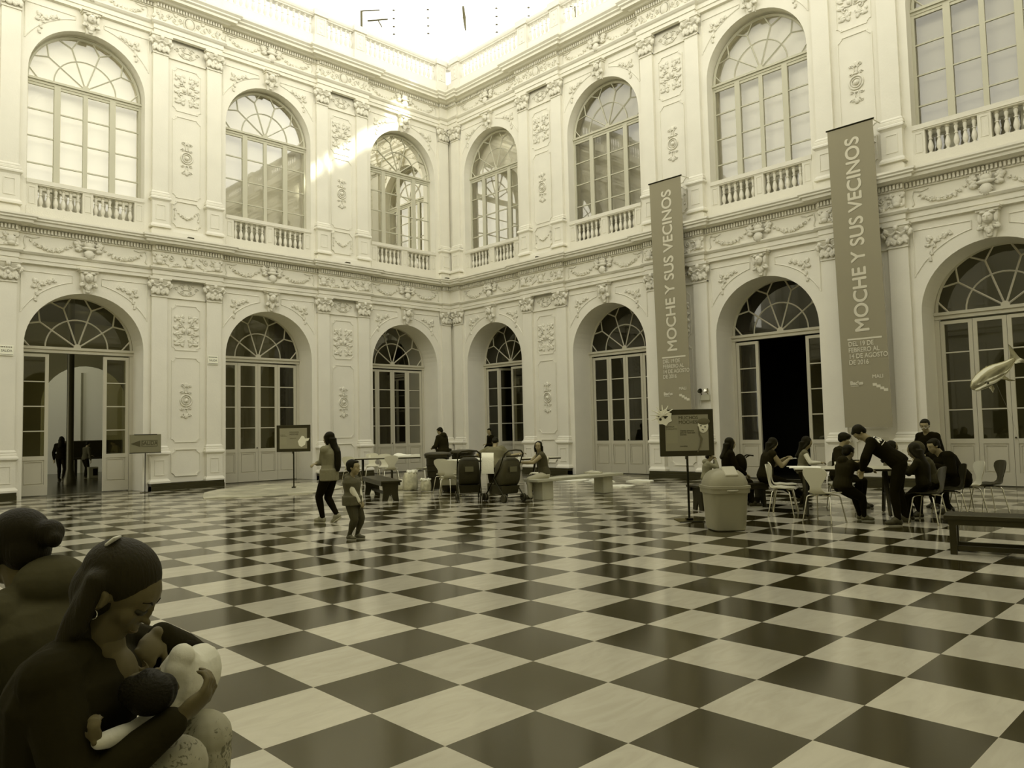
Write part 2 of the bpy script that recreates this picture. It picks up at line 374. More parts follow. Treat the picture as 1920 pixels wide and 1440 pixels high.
def orn_keystone():   # mask bracket, z -0.66..0
    mb = MB()
    mb.box((-.25, -.02, -.07), (.25, .26, -.02)); mb.box((-.22, -.02, -.12), (.22, .22, -.07)); mb.box((-.29, -.02, -.02), (.29, .1, .02))
    mb.loft([[(-w, -.02, z), (w, -.02, z), (w, d, z), (-w, d, z)] for w, d, z in ((.105, .06, -.68), (.12, .08, -.6), (.14, .09, -.5), (.19, .15, -.4), (.2, .17, -.2), (.19, .17, -.12))])
    mb.ell((0, .19, -.26), (.11, .09, .13), 12, 8); mb.ell((0, .285, -.27), (.02, .03, .045), 6, 5)
    for sx in (-1, 1):
        mb.ell((sx * .045, .27, -.23), (.028, .015, .014), 6, 4); mb.ell((sx * .15, .15, -.27), (.05, .06, .12), 8, 6); leaf(mb, sx * .12, -.42, -pi / 2 + sx * .9, .13, .09, .05, .12)
        mb.ell((sx * .08, .2, -.15), (.08, .06, .035), 8, 5)
    leaf(mb, 0, -.42, -pi / 2, .2, .12, .06, .1); leaf(mb, 0, -.57, -pi / 2, .1, .1, .04, .08); mb.ell((0, .27, -.325), (.04, .02, .012), 6, 4)
    return mb.build('keystone_mask', STUCCO, smooth=35, mesh_only=True)
def orn_spandrel():   # laurel spray, local x to the right (away from the arch is left for mirrored copy)
    mb = MB()
    pts = [(-.18, -.42), (-.14, -.27), (-.06, -.1), (.05, .02), (.2, .07), (.36, .12)]
    mb.tube([(x, .012, z) for x, z in pts], [.008, .012, .018, .018, .014, .008], 5)
    for i, (x, z) in enumerate(pts):
        leaf(mb, x, z, 1.2 + i * .1, .1, .06, .03); leaf(mb, x, z, -.7 + i * .1, .09, .055, .03)
    leaf(mb, -.12, .04, 2.4, .16, .1, .04); leaf(mb, -.16, -.05, 3.4, .14, .08, .04); leaf(mb, .2, .1, .2, .14, .08, .04); mb.ell((.0, .02, .0), (.06, .05, .05), 8, 6)
    return mb.build('laurel_relief', STUCCO, smooth='all', mesh_only=True, fix=False)
def orn_smallswag():
    mb = MB(); sag(mb, -.3, .12, .3, .12, .2, .035, 9)
    for sx in (-1, 1):
        spiral(mb, sx * .33, .13, .05, 1.2, 0, .013, sx); mb.tube([(sx * .32, .012, .12), (sx * .35, .012, 0), (sx * .33, .012, -.1)], .014, 5); mb.ell((sx * .34, .015, -.12), (.03, .025, .04), 6, 5)
    return mb.build('small_festoon', STUCCO, smooth='all', mesh_only=True, fix=False)
ORN = dict(panel=orn_panel(), med=orn_medallion(), cart=orn_cartouche(), swag=orn_swag(), f0=orn_frieze(0), f1=orn_frieze(1), cap=orn_capital(), key=orn_keystone(), lau=orn_spandrel(), ssw=orn_smallswag())
BAL_PROF = [(.052, 0), (.052, .035), (.03, .05), (.038, .075), (.058, .13), (.062, .17), (.05, .24), (.028, .31), (.03, .33), (.045, .335), (.045, .35), (.028, .365), (.034, .42), (.046, .47), (.044, .5), (.03, .52), (.05, .53), (.05, .57)]
_b = MB(); _b.lathe(BAL_PROF, 12); BALM = _b.build('baluster', STUCCO, smooth=50, mesh_only=True)
_b = MB(); _b.lathe([(r, z * 1.14) for r, z in BAL_PROF], 10); BALP = _b.build('baluster', CREAM, smooth=50, mesh_only=True)

def place_orn(key, name, wall, W, s, n, z, flip=False, sc=(1, 1, 1)):
    o0 = Vector(W(s, n, z)); ex = Vector(W(s + 1, n, z)) - o0; ey = Vector(W(s, n + 1, z)) - o0
    if flip: ex = -ex
    M = Matrix(((ex.x * sc[0], ey.x * sc[1], 0, o0.x), (ex.y * sc[0], ey.y * sc[1], 0, o0.y), (0, 0, sc[2], o0.z), (0, 0, 0, 1)))
    return inst(name, ORN[key], wall, M)

def lower_window_fan(mb, c, z, r, nf, w=.022):
    """glazing bars of the fanlight"""
    th = .035
    def bar(p, q, ww=w): mb.tube([(c + p[0], nf, z + p[1]), (c + q[0], nf, z + q[1])], ww, 4)
    for a in (36, 72, 108, 144):
        a_ = radians(a); bar((0, 0), (r * .78 * cos(a_), r * .78 * sin(a_)))
        for d in (-11, 11): bar((r * .78 * cos(a_), r * .78 * sin(a_)), (r * .97 * cos(a_ + radians(d)), r * .97 * sin(a_ + radians(d))))
    for a, b in ((0, 11), (180, 169)):
        bar((r * .8 * cos(radians(a)), 0), (r * .97 * cos(radians(b)), r * .97 * sin(radians(b))))
    mb.tube([(c + r * .54 * cos(pi * i / 20), nf, z + r * .54 * sin(pi * i / 20)) for i in range(21)], w * .9, 4)
    mb.tube([(c + (r - .03) * cos(pi * i / 28), nf, z + (r - .03) * sin(pi * i / 28)) for i in range(29)], .045, 4)
    mb.lathe([(.09, -.03), (.09, .03)], 14, M=Matrix.Translation((c, nf, z + .02)) @ Matrix.Rotation(pi / 2, 4, 'X'))

def half_disc(mb, c, z, r, n):
    v = [(c, n, z)] + [(c + r * cos(pi * i / 24), n, z + r * sin(pi * i / 24)) for i in range(25)]
    mb.add(v, [(0, i, i + 1) for i in range(1, 25)])

def leaf_door(c, x0, x1, nf, W, parent, M=None, name='door_leaf'):
    """one glazed leaf: stiles, rails, sunk bottom panel, panes as a child"""
    def fn(x, y, z):
        if M is not None: x, y, z = M @ Vector((x, y, z))
        return W(x, y, z)
    mb = MB(); st = .085; z0, z1 = .02, 3.8; t = .05
    mb.box((x0, nf - t, z0), (x0 + st, nf, z1)); mb.box((x1 - st, nf - t, z0), (x1, nf, z1))
    mb.box((x0 + st, nf - t, z0), (x1 - st, nf, .3)); mb.box((x0 + st, nf - t, .95), (x1 - st, nf, 1.06)); mb.box((x0 + st, nf - t, z1 - .08), (x1 - st, nf, z1))
    mb.box((x0 + st, nf - t, .3), (x1 - st, nf - .02, .95)); rect_frame(mb, x0 + st + .03, x1 - st - .03, .33, .92, .02, nf - .03, nf - .004)
    for k in (1, 2, 3):
        z = 1.06 + (z1 - .08 - 1.06) * k / 4; mb.box((x0 + st, nf - .04, z - .014), (x1 - st, nf - .005, z + .014))
    o = mb.build(name, TIMBER, parent, fn)
    g = MB(); g.add([(x0 + st, nf - .03, 1.06), (x1 - st, nf - .03, 1.06), (x1 - st, nf - .03, z1 - .08), (x0 + st, nf - .03, z1 - .08)], [(0, 1, 2, 3)])
    g.build('glass_pane', GLASS, o, fn, fix=False)
    return o

def lower_door(idx, c, W, wall_word, mode):
    root = struct(empty('door_%d' % idx)); nf = -.87; R = RAD
    mb = MB()
    rect_frame(mb, c - R, c + R, 0, 4.0, .001, nf - .02, nf)
    for a, b in ((-R, -R + .1), (R - .1, R)): mb.box((c + a, nf - .08, 0), (c + b, nf + .03, 3.84))
    mb.box((c - R, nf - .09, 3.84), (c + R, nf + .05, 3.93)); mb.box((c - R, nf - .06, 3.93), (c + R, nf + .09, 4.0))
    mb.build('door_frame', TIMBER, root, W)
    f = MB(); lower_window_fan(f, c, 4.0, R - .01, nf); f.build('fanlight_bars', TIMBER, root, W)
    g = MB(); half_disc(g, c, 4.0, R - .03, nf - .01); g.build('fanlight_glass', GLASS, root, W, fix=False)
    w = (2 * R - .2) / 4; x = c - R + .1
    for k in range(4):
        if mode == 'open' and k in (1, 2):
            sgn = 1 if k == 1 else -1; hx = x + w * (1 if k == 1 else 3)
            M = Matrix.Translation((hx, nf - .06, 0)) @ Matrix.Rotation(radians(-172 * sgn), 4, 'Z') @ Matrix.Translation((-hx, -nf, 0))
            leaf_door(c, x + w * k, x + w * (k + 1), nf, W, root, M)
        elif mode == 'ajar' and k == (1):
            hx = x + w * 1
            M = Matrix.Translation((hx, nf, 0)) @ Matrix.Rotation(radians(-60), 4, 'Z') @ Matrix.Translation((-hx, -nf, 0))
            leaf_door(c, x + w * k, x + w * (k + 1), nf, W, root, M)
        else: leaf_door(c, x + w * k + .004, x + w * (k + 1) - .004, nf, W, root)
    if mode == 'closed':
        h = MB(); h.ell((c + .05, nf + .03, 1.08), (.02, .03, .02), 8, 6); h.build('door_knob', mat('dark_metal', (.02, .019, .01), .3, .8), root, W)
    return root

def upper_window(idx, c, W, bl):
    root = struct(empty('window_%d' % idx)); nf = -.33; R = RAD
    mb = MB()
    for a, b in ((-R, -R + .07), (R - .07, R)): mb.box((c + a, nf - .08, ZU0 + .02), (c + b, nf + .02, 11.02))
    mb.box((c - R, nf - .08, 11.0), (c + R, nf + .03, 11.07)); mb.box((c - R, nf - .06, 11.07), (c + R, nf + .07, 11.13)); mb.box((c - R, nf - .08, ZU0 + .02), (c + R, nf + .02, ZU0 + .12))
    w = (2 * R - .14) / 4; x = c - R + .07
    for k, t in ((1, .075), (2, .055), (3, .075)): mb.box((x + w * k - t, nf - .06, ZU0 + .1), (x + w * k + t, nf + (.03 if k != 2 else .015), 11.0))
    mb.build('window_frame', TIMBER2, root, W)
    b = MB()
    for k in range(1, 5):
        z = 11.0 - .73 * k; b.box((x, nf - .03, z - .016), (x + 4 * w, nf + .005, z + .016))
    b.box((x, nf - .04, 10.93), (x + 4 * w, nf + .01, 11.0))
    lower_window_fan(b, c, 11.13, R - .01, nf, .018); b.build('glazing_bars', TIMBER2, root, W)
    g = MB(); half_disc(g, c, 11.13, R - .03, nf - .02); g.add([(c - R, nf - .02, ZU0), (c + R, nf - .02, ZU0), (c + R, nf - .02, 11.1), (c - R, nf - .02, 11.1)], [(0, 1, 2, 3)])
    g.build('window_panes', GLASSUP, root, W, fix=False)
    g = MB(); nb = -.62
    half_disc(g, c, 11.13, R + .3, nb); g.add([(c - R - .3, nb, ZU0), (c + R + .3, nb, ZU0), (c + R + .3, nb, 11.14), (c - R - .3, nb, 11.14)], [(0, 1, 2, 3)])
    g.build('blind', bl, root, W, fix=False)
    return root

def window_balustrade(idx, c, W, side, which):
    root = struct(empty('balustrade')); n0, n1 = -.2, .0
    del root['kind']
    tag(root, 'stucco balustrade with turned balusters under the %s arched upper window of the %s wall' % (which, side), 'balustrade', 'balustrades under the upper windows')
    mb = MB(); zb, zt = 7.2, 8.27
    mb.box((c - RAD, n0, 8.16), (c + RAD, n1 + .03, zt)); mb.box((c - RAD, n0 + .02, 8.13), (c + RAD, n1 + .01, 8.16))
    mb.build('handrail', STUCCO, root, W)
    b = MB(); b.box((c - RAD, n0, zb), (c + RAD, n1 + .01, 7.56)); b.build('base_block', STUCCO, root, W)
    for x0, x1 in ((-RAD, -1.19), (-.13, .13), (1.19, RAD)):
        p = MB(); p.box((c + x0, n0, 7.56), (c + x1, n1, 8.13)); rect_frame(p, c + x0 + .05, c + x1 - .05, 7.62, 8.08, .02, n1, n1 + .012); p.build('pier', STUCCO, root, W)
    for g0 in (-1.19, .13):
        for k in range(6):
            o = Vector(W(c + g0 + 1.06 * (k + .5) / 6, -.1, 7.56)); inst('baluster', BALM, root, Matrix.Translation(o))
    return root

def build_wall(name, W, cs, L, side):
    wall = struct(facade(cs, L).build(name, PLASTER, None, W))
    hw = 1.63
    e = sweep_breaks(LOWER_ENT, cs, L); e.build('cornice', PLASTER, wall, W)
    e = sweep_breaks(UPPER_ENT, cs, L); e.build('cornice', PLASTER, wall, W)
    dentils(cs, L, 6.835, 6.94, .10).build('dentil_course', PLASTER, wall, W); dentils(cs, L, 13.965, 14.055, .10).build('dentil_course', PLASTER, wall, W)
    # pilasters, pedestals, plinth
    pil = [.1 + .22 if cs is CA else cs[0] - hw - .22] + [c + q for c in cs for q in (hw + .22, P_ - hw - .22)]
    pl = MB(); 
    def segs():
        yield (-.1, cs[0] - hw + .03)
        for c in cs: yield (c + hw - .03, c + P_ - hw + .03)
    for a, b in segs(): pl.box((a, -.1, 0), (b, .24, .2)); pl.box((a + .0, -.1, 0), (b - .0, .27, .12))
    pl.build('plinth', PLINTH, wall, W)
    def pedestal(p, z0):
        q = MB(); w = .235
        q.box((p - w - .05, -.02, z0), (p + w + .05, .22, z0 + .05)); q.loft([[(p - w - k, -.02, z), (p + w + k, -.02, z), (p + w + k, .16 + k, z), (p - w - k, .16 + k, z)] for k, z in ((.05, z0 + .05), (.0, z0 + .12))])
        q.box((p - w, -.02, z0 + .1), (p + w, .16, z0 + .78)); rect_frame(q, p - w + .1, p + w - .1, z0 + .22, z0 + .66, .022, .15, .175)
        q.loft([[(p - w - k, -.02, z), (p + w + k, -.02, z), (p + w + k, .16 + k, z), (p - w - k, .16 + k, z)] for k, z in ((0, z0 + .76), (.02, z0 + .79), (.055, z0 + .82), (.055, z0 + .86), (.03, z0 + .9), (0, z0 + .91))])
        q.build('pedestal', PLASTER, wall, W)
    def shaft(p, z0, z1):
        q = MB(); w = .215
        q.loft([[(p - w - k, -.02, z), (p + w + k, -.02, z), (p + w + k, .10 + k, z), (p - w - k, .10 + k, z)] for k, z in ((.05, z0), (.05, z0 + .05), (.03, z0 + .07), (.035, z0 + .1), (.02, z0 + .13), (0, z0 + .15), (0, z1 - .04), (.02, z1 - .03), (.02, z1 - .0))])
        q.build('pilaster', PLASTER, wall, W)
    for p in pil:
        pedestal(p, .2); shaft(p, 1.1, 5.53); pedestal(p, 7.5); shaft(p, 8.42, 12.65)
        place_orn('cap', 'capital', wall, W, p, .045, 5.53); place_orn('cap', 'capital', wall, W, p, .045, 12.65, sc=(1, 1, 1.02))
    # attic blocks under the upper pedestals
    at = MB()
    for a, b in segs(): at.box((a, -.02, 7.2), (b, .16, 7.42)); at.loft([[(a + k, -.02, z), (b - k, -.02, z), (b - k, .16 - k * .3, z), (a + k, .16 - k * .3, z)] for k, z in ((0, 7.42), (.06, 7.5))])
    at.build('attic_base', PLASTER, wall, W)
    mo = MB()
    for i, c in enumerate(cs):
        m = c + P_ / 2
        for z0 in (5.5, 12.62): mo.box((m - .57, 0, z0), (m + .57, .045, z0 + .035))
        frame_line(mo, m - .42, m + .42, 4.0, 5.33); frame_line(mo, m - .42, m + .42, 1.33, 3.8); frame_line(mo, m - .42, m + .42, .36, 1.14, d=.03)
        frame_line(mo, m - .42, m + .42, 11.1, 12.42); frame_line(mo, m - .42, m + .42, 8.5, 10.95); frame_line(mo, m - .42, m + .42, 7.62, 8.4, d=.03)
        for z0 in (5.0, 12.2):
            place_orn('panel', 'relief_panel', wall, W, m, 0, z0 - .42, sc=(1.05, 1, .98))
        place_orn('med', 'medallion_relief', wall, W, m, 0, 2.54); place_orn('med', 'medallion_relief', wall, W, m, 0, 9.73)
        place_orn('cart', 'scroll_relief', wall, W, m, 0, 5.78); place_orn('cart', 'scroll_relief', wall, W, m, 0, 12.92, sc=(1, 1, 1.05)); place_orn('ssw', 'small_festoon', wall, W, m, 0, 8.0)
        place_orn('f0', 'frieze_relief', wall, W, m, .175, 6.57); place_orn('f1', 'frieze_relief', wall, W, m, .175, 13.74)
    for i, c in enumerate(cs):
        for zc, zs, zk in ((6.57, ZS1, 6.06), (13.74, ZS2, 13.19)):
            place_orn('swag', 'festoon_relief', wall, W, c, .075, zc); place_orn('key', 'keystone_mask', wall, W, c, 0, zk, sc=(1, 1, 1 if zk < 7 else .92))
            # spandrel frames follow the arch
            for sg in (-1, 1):
                pts = []
                ro = RAD + .3
                top = zk - .22; x_in = .36; a0 = math.acos(min(1, x_in / ro)) ; a1 = math.asin(max(0, (zs + .55 - zs) / ro))
                a1 = math.acos(1.54 / ro)
                zin = zs + ro * sin(a0)
                pts = [(x_in, top)] + [(ro * cos(a0 + (a1 - a0) * k / 12), zs + ro * sin(a0 + (a1 - a0) * k / 12)) for k in range(13)] + [(1.54, top), (x_in, top)]
                if zin < top: mo.tube([(c + sg * x, .004, z) for x, z in pts], .018, 4)
                place_orn('lau', 'laurel_relief', wall, W, c - sg * 1.08, 0, zk - .53, flip=(sg < 0), sc=(.8, 1, .95))
        frame = MB()
    mo.build('panel_moulding', PLASTER, wall, W)
    # parapet
    pm = MB()
    rows = []
    for pn, z in ((-.2, 14.4), (0, 14.42), (0, 14.5), (-.03, 14.52), (-.03, 14.98), (0, 15.0), (0, 15.04), (-.2, 15.04)):
        rows.append([(-.2, pn, z), (L, pn, z)])
    pm.loft(rows, closed=False); pm.build('parapet_base', CREAM, wall, W)
    pr = MB(); pr.loft([[(-.2, pn, z), (L, pn, z)] for pn, z in ((-.25, 15.69), (-.01, 15.69), (.0, 15.72), (.03, 15.75), (.05, 15.80), (.05, 15.86), (.02, 15.9), (-.25, 15.9), (-.25, 15.69))], closed=False)
    pr.build('parapet_rail', CREAM, wall, W)
    for k, p in enumerate(pil):
        q = MB(); q.box((p - .22, -.26, 15.0), (p + .22, .05, 15.72)); q.box((p - .25, -.26, 14.45), (p + .25, .06, 15.02)); q.box((p - .27, -.28, 15.72), (p + .27, .11, 15.93)); rect_frame(q, p - .17, p + .17, 15.08, 15.66, .02, .05, .065)
        for zz in (15.2, 15.36, 15.52): q.ell((p, .05, zz), (.05, .02, .06), 8, 5)
        q.build('parapet_pier', CREAM, wall, W)
    sp = [pil[0]] + pil[1:]
    for a, b in zip(sp[:-1], sp[1:]):
        a += .22; b -= .22; n = max(2, round((b - a) / .2))
        if b > 20.5: continue
        for k in range(n): inst('baluster', BALP, wall, Matrix.Translation(W(a + (b - a) * (k + .5) / n, -.1, 15.04)))
    return wall
wall_left = build_wall('wall_left', WA, CA, LA, 'left'); wall_right = build_wall('wall_right', WB, CB, LB, 'right')
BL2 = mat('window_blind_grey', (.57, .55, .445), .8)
n = 1
for i in range(4):
    lower_door(n, CA[i], WA, 'left', 'open' if i == 2 else 'closed'); lower_door(n + 1, CB[i], WB, 'right', 'open' if i == 2 else ('ajar' if i == 0 else 'closed')); n += 2
n = 1
words = ['corner-side first', 'second-from-corner', 'third-from-corner', 'fourth-from-corner']
for i in range(4):
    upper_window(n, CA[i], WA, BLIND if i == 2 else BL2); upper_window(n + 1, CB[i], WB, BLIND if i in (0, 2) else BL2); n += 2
    window_balustrade(i, CA[i], WA, 'left', words[i]); window_balustrade(i, CB[i], WB, 'right', words[i])

# floor of the court: black and white marble laid in a checker
fm = bpy.data.materials.new('marble_checker'); fm.use_nodes = True; nt = fm.node_tree; b = nt.nodes['Principled BSDF']
tc = nt.nodes.new('ShaderNodeTexCoord'); mp = nt.nodes.new('ShaderNodeMapping'); mp.vector_type = 'POINT'
mp.inputs['Location'].default_value = (27.404, 30.648, .5); mp.inputs['Scale'].default_value = (1 / T, 1 / T, 0)
ck = nt.nodes.new('ShaderNodeTexChecker'); ck.inputs['Scale'].default_value = 1.0
wv = nt.nodes.new('ShaderNodeTexNoise'); wv.inputs['Scale'].default_value = 2.2; wv.inputs['Detail'].default_value = 8; wv.inputs['Distortion'].default_value = 1.6
m2 = nt.nodes.new('ShaderNodeMapping'); m2.inputs['Rotation'].default_value = (0, 0, .5); m2.inputs['Scale'].default_value = (1, 3.5, 1)
r1 = nt.nodes.new('ShaderNodeValToRGB'); r1.color_ramp.elements[0].position = .35; r1.color_ramp.elements[0].color = (.45, .42, .305, 1); r1.color_ramp.elements[1].position = .62; r1.color_ramp.elements[1].color = (.50, .47, .345, 1)
r2 = nt.nodes.new('ShaderNodeValToRGB'); r2.color_ramp.elements[0].position = .3; r2.color_ramp.elements[0].color = (.026, .021, .006, 1); r2.color_ramp.elements[1].position = .8; r2.color_ramp.elements[1].color = (.036, .030, .009, 1)
fl = nt.nodes.new('ShaderNodeVectorMath'); fl.operation = 'FLOOR'; wn2 = nt.nodes.new('ShaderNodeTexWhiteNoise'); wn2.noise_dimensions = '2D'
mv = nt.nodes.new('ShaderNodeMapRange'); mv.inputs['To Min'].default_value = .86; mv.inputs['To Max'].default_value = 1.1
mx = nt.nodes.new('ShaderNodeMix'); mx.data_type = 'RGBA'; mm = nt.nodes.new('ShaderNodeVectorMath'); mm.operation = 'SCALE'
L_ = nt.links.new
L_(tc.outputs['Object'], mp.inputs['Vector']); L_(mp.outputs[0], ck.inputs['Vector']); L_(tc.outputs['Object'], m2.inputs['Vector']); L_(m2.outputs[0], wv.inputs['Vector'])
L_(wv.outputs['Fac'], r1.inputs['Fac']); L_(wv.outputs['Fac'], r2.inputs['Fac']); L_(mp.outputs[0], fl.inputs[0]); L_(fl.outputs[0], wn2.inputs['Vector']); L_(wn2.outputs['Value'], mv.inputs['Value'])
ck.inputs['Color1'].default_value = (1, 1, 1, 1); ck.inputs['Color2'].default_value = (0, 0, 0, 1)
L_(ck.outputs['Fac'], mx.inputs['Factor']); L_(r1.outputs['Color'], mx.inputs['A']); L_(r2.outputs['Color'], mx.inputs['B'])
L_(mx.outputs['Result'], mm.inputs[0]); L_(mv.outputs['Result'], mm.inputs['Scale']); L_(mm.outputs[0], b.inputs['Base Color'])
b.inputs['Roughness'].default_value = .13; b.inputs['Specular Tint'].default_value = (1, .92, .5, 1); b.inputs['Specular IOR Level'].default_value = .5
fb = MB(); fb.box((-25.42, -25.78, -.2), (0.0, 0.0, 0)); floor = struct(fb.build('floor', fm))
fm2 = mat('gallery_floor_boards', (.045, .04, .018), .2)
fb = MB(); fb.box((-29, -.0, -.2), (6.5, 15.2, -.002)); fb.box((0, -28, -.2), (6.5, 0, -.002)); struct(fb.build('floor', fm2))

# galleries behind the arches
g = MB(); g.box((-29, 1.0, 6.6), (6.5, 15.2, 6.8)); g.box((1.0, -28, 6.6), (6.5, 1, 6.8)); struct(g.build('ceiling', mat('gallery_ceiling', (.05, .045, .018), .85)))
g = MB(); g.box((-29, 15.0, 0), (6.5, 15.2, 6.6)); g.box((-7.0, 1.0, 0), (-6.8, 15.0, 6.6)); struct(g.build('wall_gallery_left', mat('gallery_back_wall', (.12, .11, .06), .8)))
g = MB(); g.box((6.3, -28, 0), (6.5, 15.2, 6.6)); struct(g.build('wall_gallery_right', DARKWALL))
g = MB()
for x in (1.3, 4.4): g.box((x, -CB[2] + 2.0, 0), (x + .1, -CB[2] + 2.1, 5))
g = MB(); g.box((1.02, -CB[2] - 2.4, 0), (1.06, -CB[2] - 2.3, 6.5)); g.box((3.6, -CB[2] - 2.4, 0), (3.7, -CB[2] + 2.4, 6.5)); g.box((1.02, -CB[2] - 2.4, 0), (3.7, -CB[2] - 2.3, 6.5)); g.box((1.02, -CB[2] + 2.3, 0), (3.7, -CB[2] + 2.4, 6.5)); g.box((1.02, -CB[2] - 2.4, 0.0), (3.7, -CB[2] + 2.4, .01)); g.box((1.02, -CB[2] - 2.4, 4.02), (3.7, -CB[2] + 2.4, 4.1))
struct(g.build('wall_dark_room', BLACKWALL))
# recessed lamps in the gallery ceiling
lm = MB(); lm.lathe([(.11, 0), (.11, .03)], 14); LM = lm.build('ceiling_lamp', LAMPM, mesh_only=True)
for x, y in ((-13.6, 3.2), (-12.2, 4.3), (-10.6, 3.0), (-8.6, 2.6), (-8.3, 4.2), (-7.1, 5.0), (-5.9, 3.4)):
    o = inst('ceiling_lamp', LM, None, Matrix.Translation((x, y, 6.56))); tag(o, 'small round white lamp in the gallery ceiling behind the left fanlights', 'ceiling lamp', 'lamps in the left gallery ceiling')

# the two sides of the court behind the camera, closed arches
def back_wall(name, src, cs, L, M):
    o = inst(name, src.data, None, M); struct(o)
    for ch in src.children:
        if ch.name.split('.')[0] in ('cornice', 'parapet_base', 'parapet_rail', 'plinth', 'attic_base', 'pilaster', 'pedestal'):
            c = ch.copy(); COL.objects.link(c); c.parent = o
    return o
MR = Matrix.Translation((-25.42, -25.78, 0)) @ Matrix.Rotation(pi, 4, 'Z')
back_wall('wall_back', wall_left, CA, LA, MR); back_wall('wall_front_side', wall_right, CB, LB, MR)
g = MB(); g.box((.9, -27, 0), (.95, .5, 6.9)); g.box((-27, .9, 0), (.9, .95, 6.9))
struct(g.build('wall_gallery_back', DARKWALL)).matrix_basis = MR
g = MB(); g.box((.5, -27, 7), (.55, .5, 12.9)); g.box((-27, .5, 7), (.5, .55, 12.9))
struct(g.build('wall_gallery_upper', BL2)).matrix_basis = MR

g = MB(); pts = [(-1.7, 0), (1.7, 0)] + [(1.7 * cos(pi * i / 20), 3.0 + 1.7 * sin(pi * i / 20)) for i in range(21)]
g.poly(pts, .12, Matrix.Translation((-8.75, 14.88, 0))); struct(g.build('wall_arch_bay', mat('painted_lit_plaster', (.74, .72, .58), .7)))  # pale colour paints in the light on the far arch
g = MB(); g.box((-8.95, 14.8, 0), (-8.87, 14.9, 4.4)); struct(g.build('trim_2', mat('grey_pipe', (.2, .19, .12), .5)))
area('gallery_ceiling_light', (-9.6, 11.0, 6.5), (-9.2, 13.5, 0), 1.0, 1.0, 75)
# ------------------------------------------------------------------ furniture, signs, small things
BLK = mat('black_painted_wood', (.016, .014, .006), .38, var=.2)
BLKP = mat('black_plastic', (.014, .012, .006), .33)
CHROME = mat('chrome', (.62, .6, .48), .18, metal=1.0)
WSHELL = mat('white_chair_shell', (.60, .58, .42), .4)
BSHELL = mat('black_chair_shell', (.02, .018, .008), .3)
DARKM = mat('dark_metal', (.02, .019, .01), .3, .8)
WHITEP = mat('white_paper', (.85, .84, .68), .6)
STONE = mat('pale_marble_bench', (.42, .41, .29), .45, var=.08, vscale=5)
BANNERM = mat('banner_cloth', (.27, .247, .165), .75, bump=.15, bscale=3)
BOARDM = mat('poster_print', (.25, .235, .15), .5)
BIN_G = mat('grey_bin_plastic', (.27, .255, .165), .4)
BIN_L = mat('light_bin_flap', (.42, .40, .28), .35)
def TM(o, x, y):
    x = Vector(x).normalized(); y = Vector(y).normalized(); z = x.cross(y)
    return Matrix(((x.x, y.x, z.x, o[0]), (x.y, y.y, z.y, o[1]), (x.z, y.z, z.z, o[2]), (0, 0, 0, 1)))

# ---- shell chair
def chair_parts(shell):
    line = [(.215, .425, .15), (.21, .435, .185), (.15, .442, .21), (.05, .438, .215), (-.06, .43, .20), (-.13, .432, .175), (-.175, .455, .135), (-.197, .5, .10), (-.207, .55, .09), (-.215, .6, .115), (-.225, .66, .165), (-.235, .72, .195), (-.243, .77, .195), (-.248, .805, .165), (-.25, .825, .11), (-.251, .832, .05)]
    mb = MB(); n = len(line); K = 9; t = .011
    rows = []
    for i, (x, z, w) in enumerate(line):
        a = line[max(i - 1, 0)]; b = line[min(i + 1, n - 1)]; tx, tz = b[0] - a[0], b[1] - a[1]; l = hypot(tx, tz); nx, nz = -tz / l, tx / l
        if nz < 0 and i < 5: nx, nz = -nx, -nz
        if i >= 5 and nx < 0: nx, nz = -nx, -nz
        top, bot = [], []
        for k in range(K):
            y = -w + 2 * w * k / (K - 1); c = .035 * (abs(y) / .2) ** 2 if i > 3 else .012 * (abs(y) / .2) ** 2
            top.append((x + nx * c + nx * t / 2, y, z + nz * c + nz * t / 2)); bot.append((x + nx * c - nx * t / 2, y, z + nz * c - nz * t / 2))
        rows.append(top + bot[::-1])
    mb.loft(rows)
    lg = []
    for sx, sy in ((1, 1), (1, -1), (-1, 1), (-1, -1)):
        l = MB(); l.tube([(sx * .05, 0, .415), (sx * .09, sy * .1, .412), (sx * .12, sy * .175, .40), (sx * .135, sy * .19, .38), (sx * .2, sy * .235, .008)], .0095, 8); l.lathe([(.013, 0), (.013, .02)], 8, (sx * .2, sy * .235, 0)); lg.append(l)
    return mb, lg
def make_chair_meshes(shell, nm):
    mb, lg = chair_parts(shell)
    me = mb.build('seat_shell', shell, smooth=60, mesh_only=True); ls = [l.build('leg', CHROME, smooth=60, mesh_only=True) for l in lg]
    return me, ls
CH = {'w': make_chair_meshes(WSHELL, 'w'), 'b': make_chair_meshes(BSHELL, 'b')}
def chair(x, y, deg, kind, label, group=None, z=0):
    r = empty('shell_chair', (x, y, z), radians(deg)); tag(r, label, 'chair', group)
    inst('seat_shell', CH[kind][0], r)
    for l in CH[kind][1]: inst('leg', l, r)
    u = MB(); u.cbox((-.07, -.06, .405), (.07, .06, .425), .004); u.build('seat_plate', DARKM, r)
    return r
GL = 'shell chairs round the left tables'; GR = 'shell chairs round the right table'
chair(-5.98, -4.38, 62, 'w', 'pale shell chair seen from behind, left of the rubbish bags', GL)
chair(-5.3, -3.1, -125, 'w', 'pale shell chair behind the white paper end of the far left table', GL)
chair(-6.78, -3.62, 28, 'w', 'pale shell chair at the left end of the far left table, above the boy', GL)
chair(-5.2, -5.0, 100, 'w', 'pale shell chair half hidden by the black wheeled bin', GL)
chair(-5.0, -2.0, -120, 'w', 'pale shell chair on the wall side of the far left table', GL)
chair(-7.55, -8.95, 45, 'w', 'pale shell chair seen from behind left of the near pushchair', GL)
chair(-7.0, -8.1, 25, 'w', 'pale shell chair just behind another one at the left end of the middle table', GL)
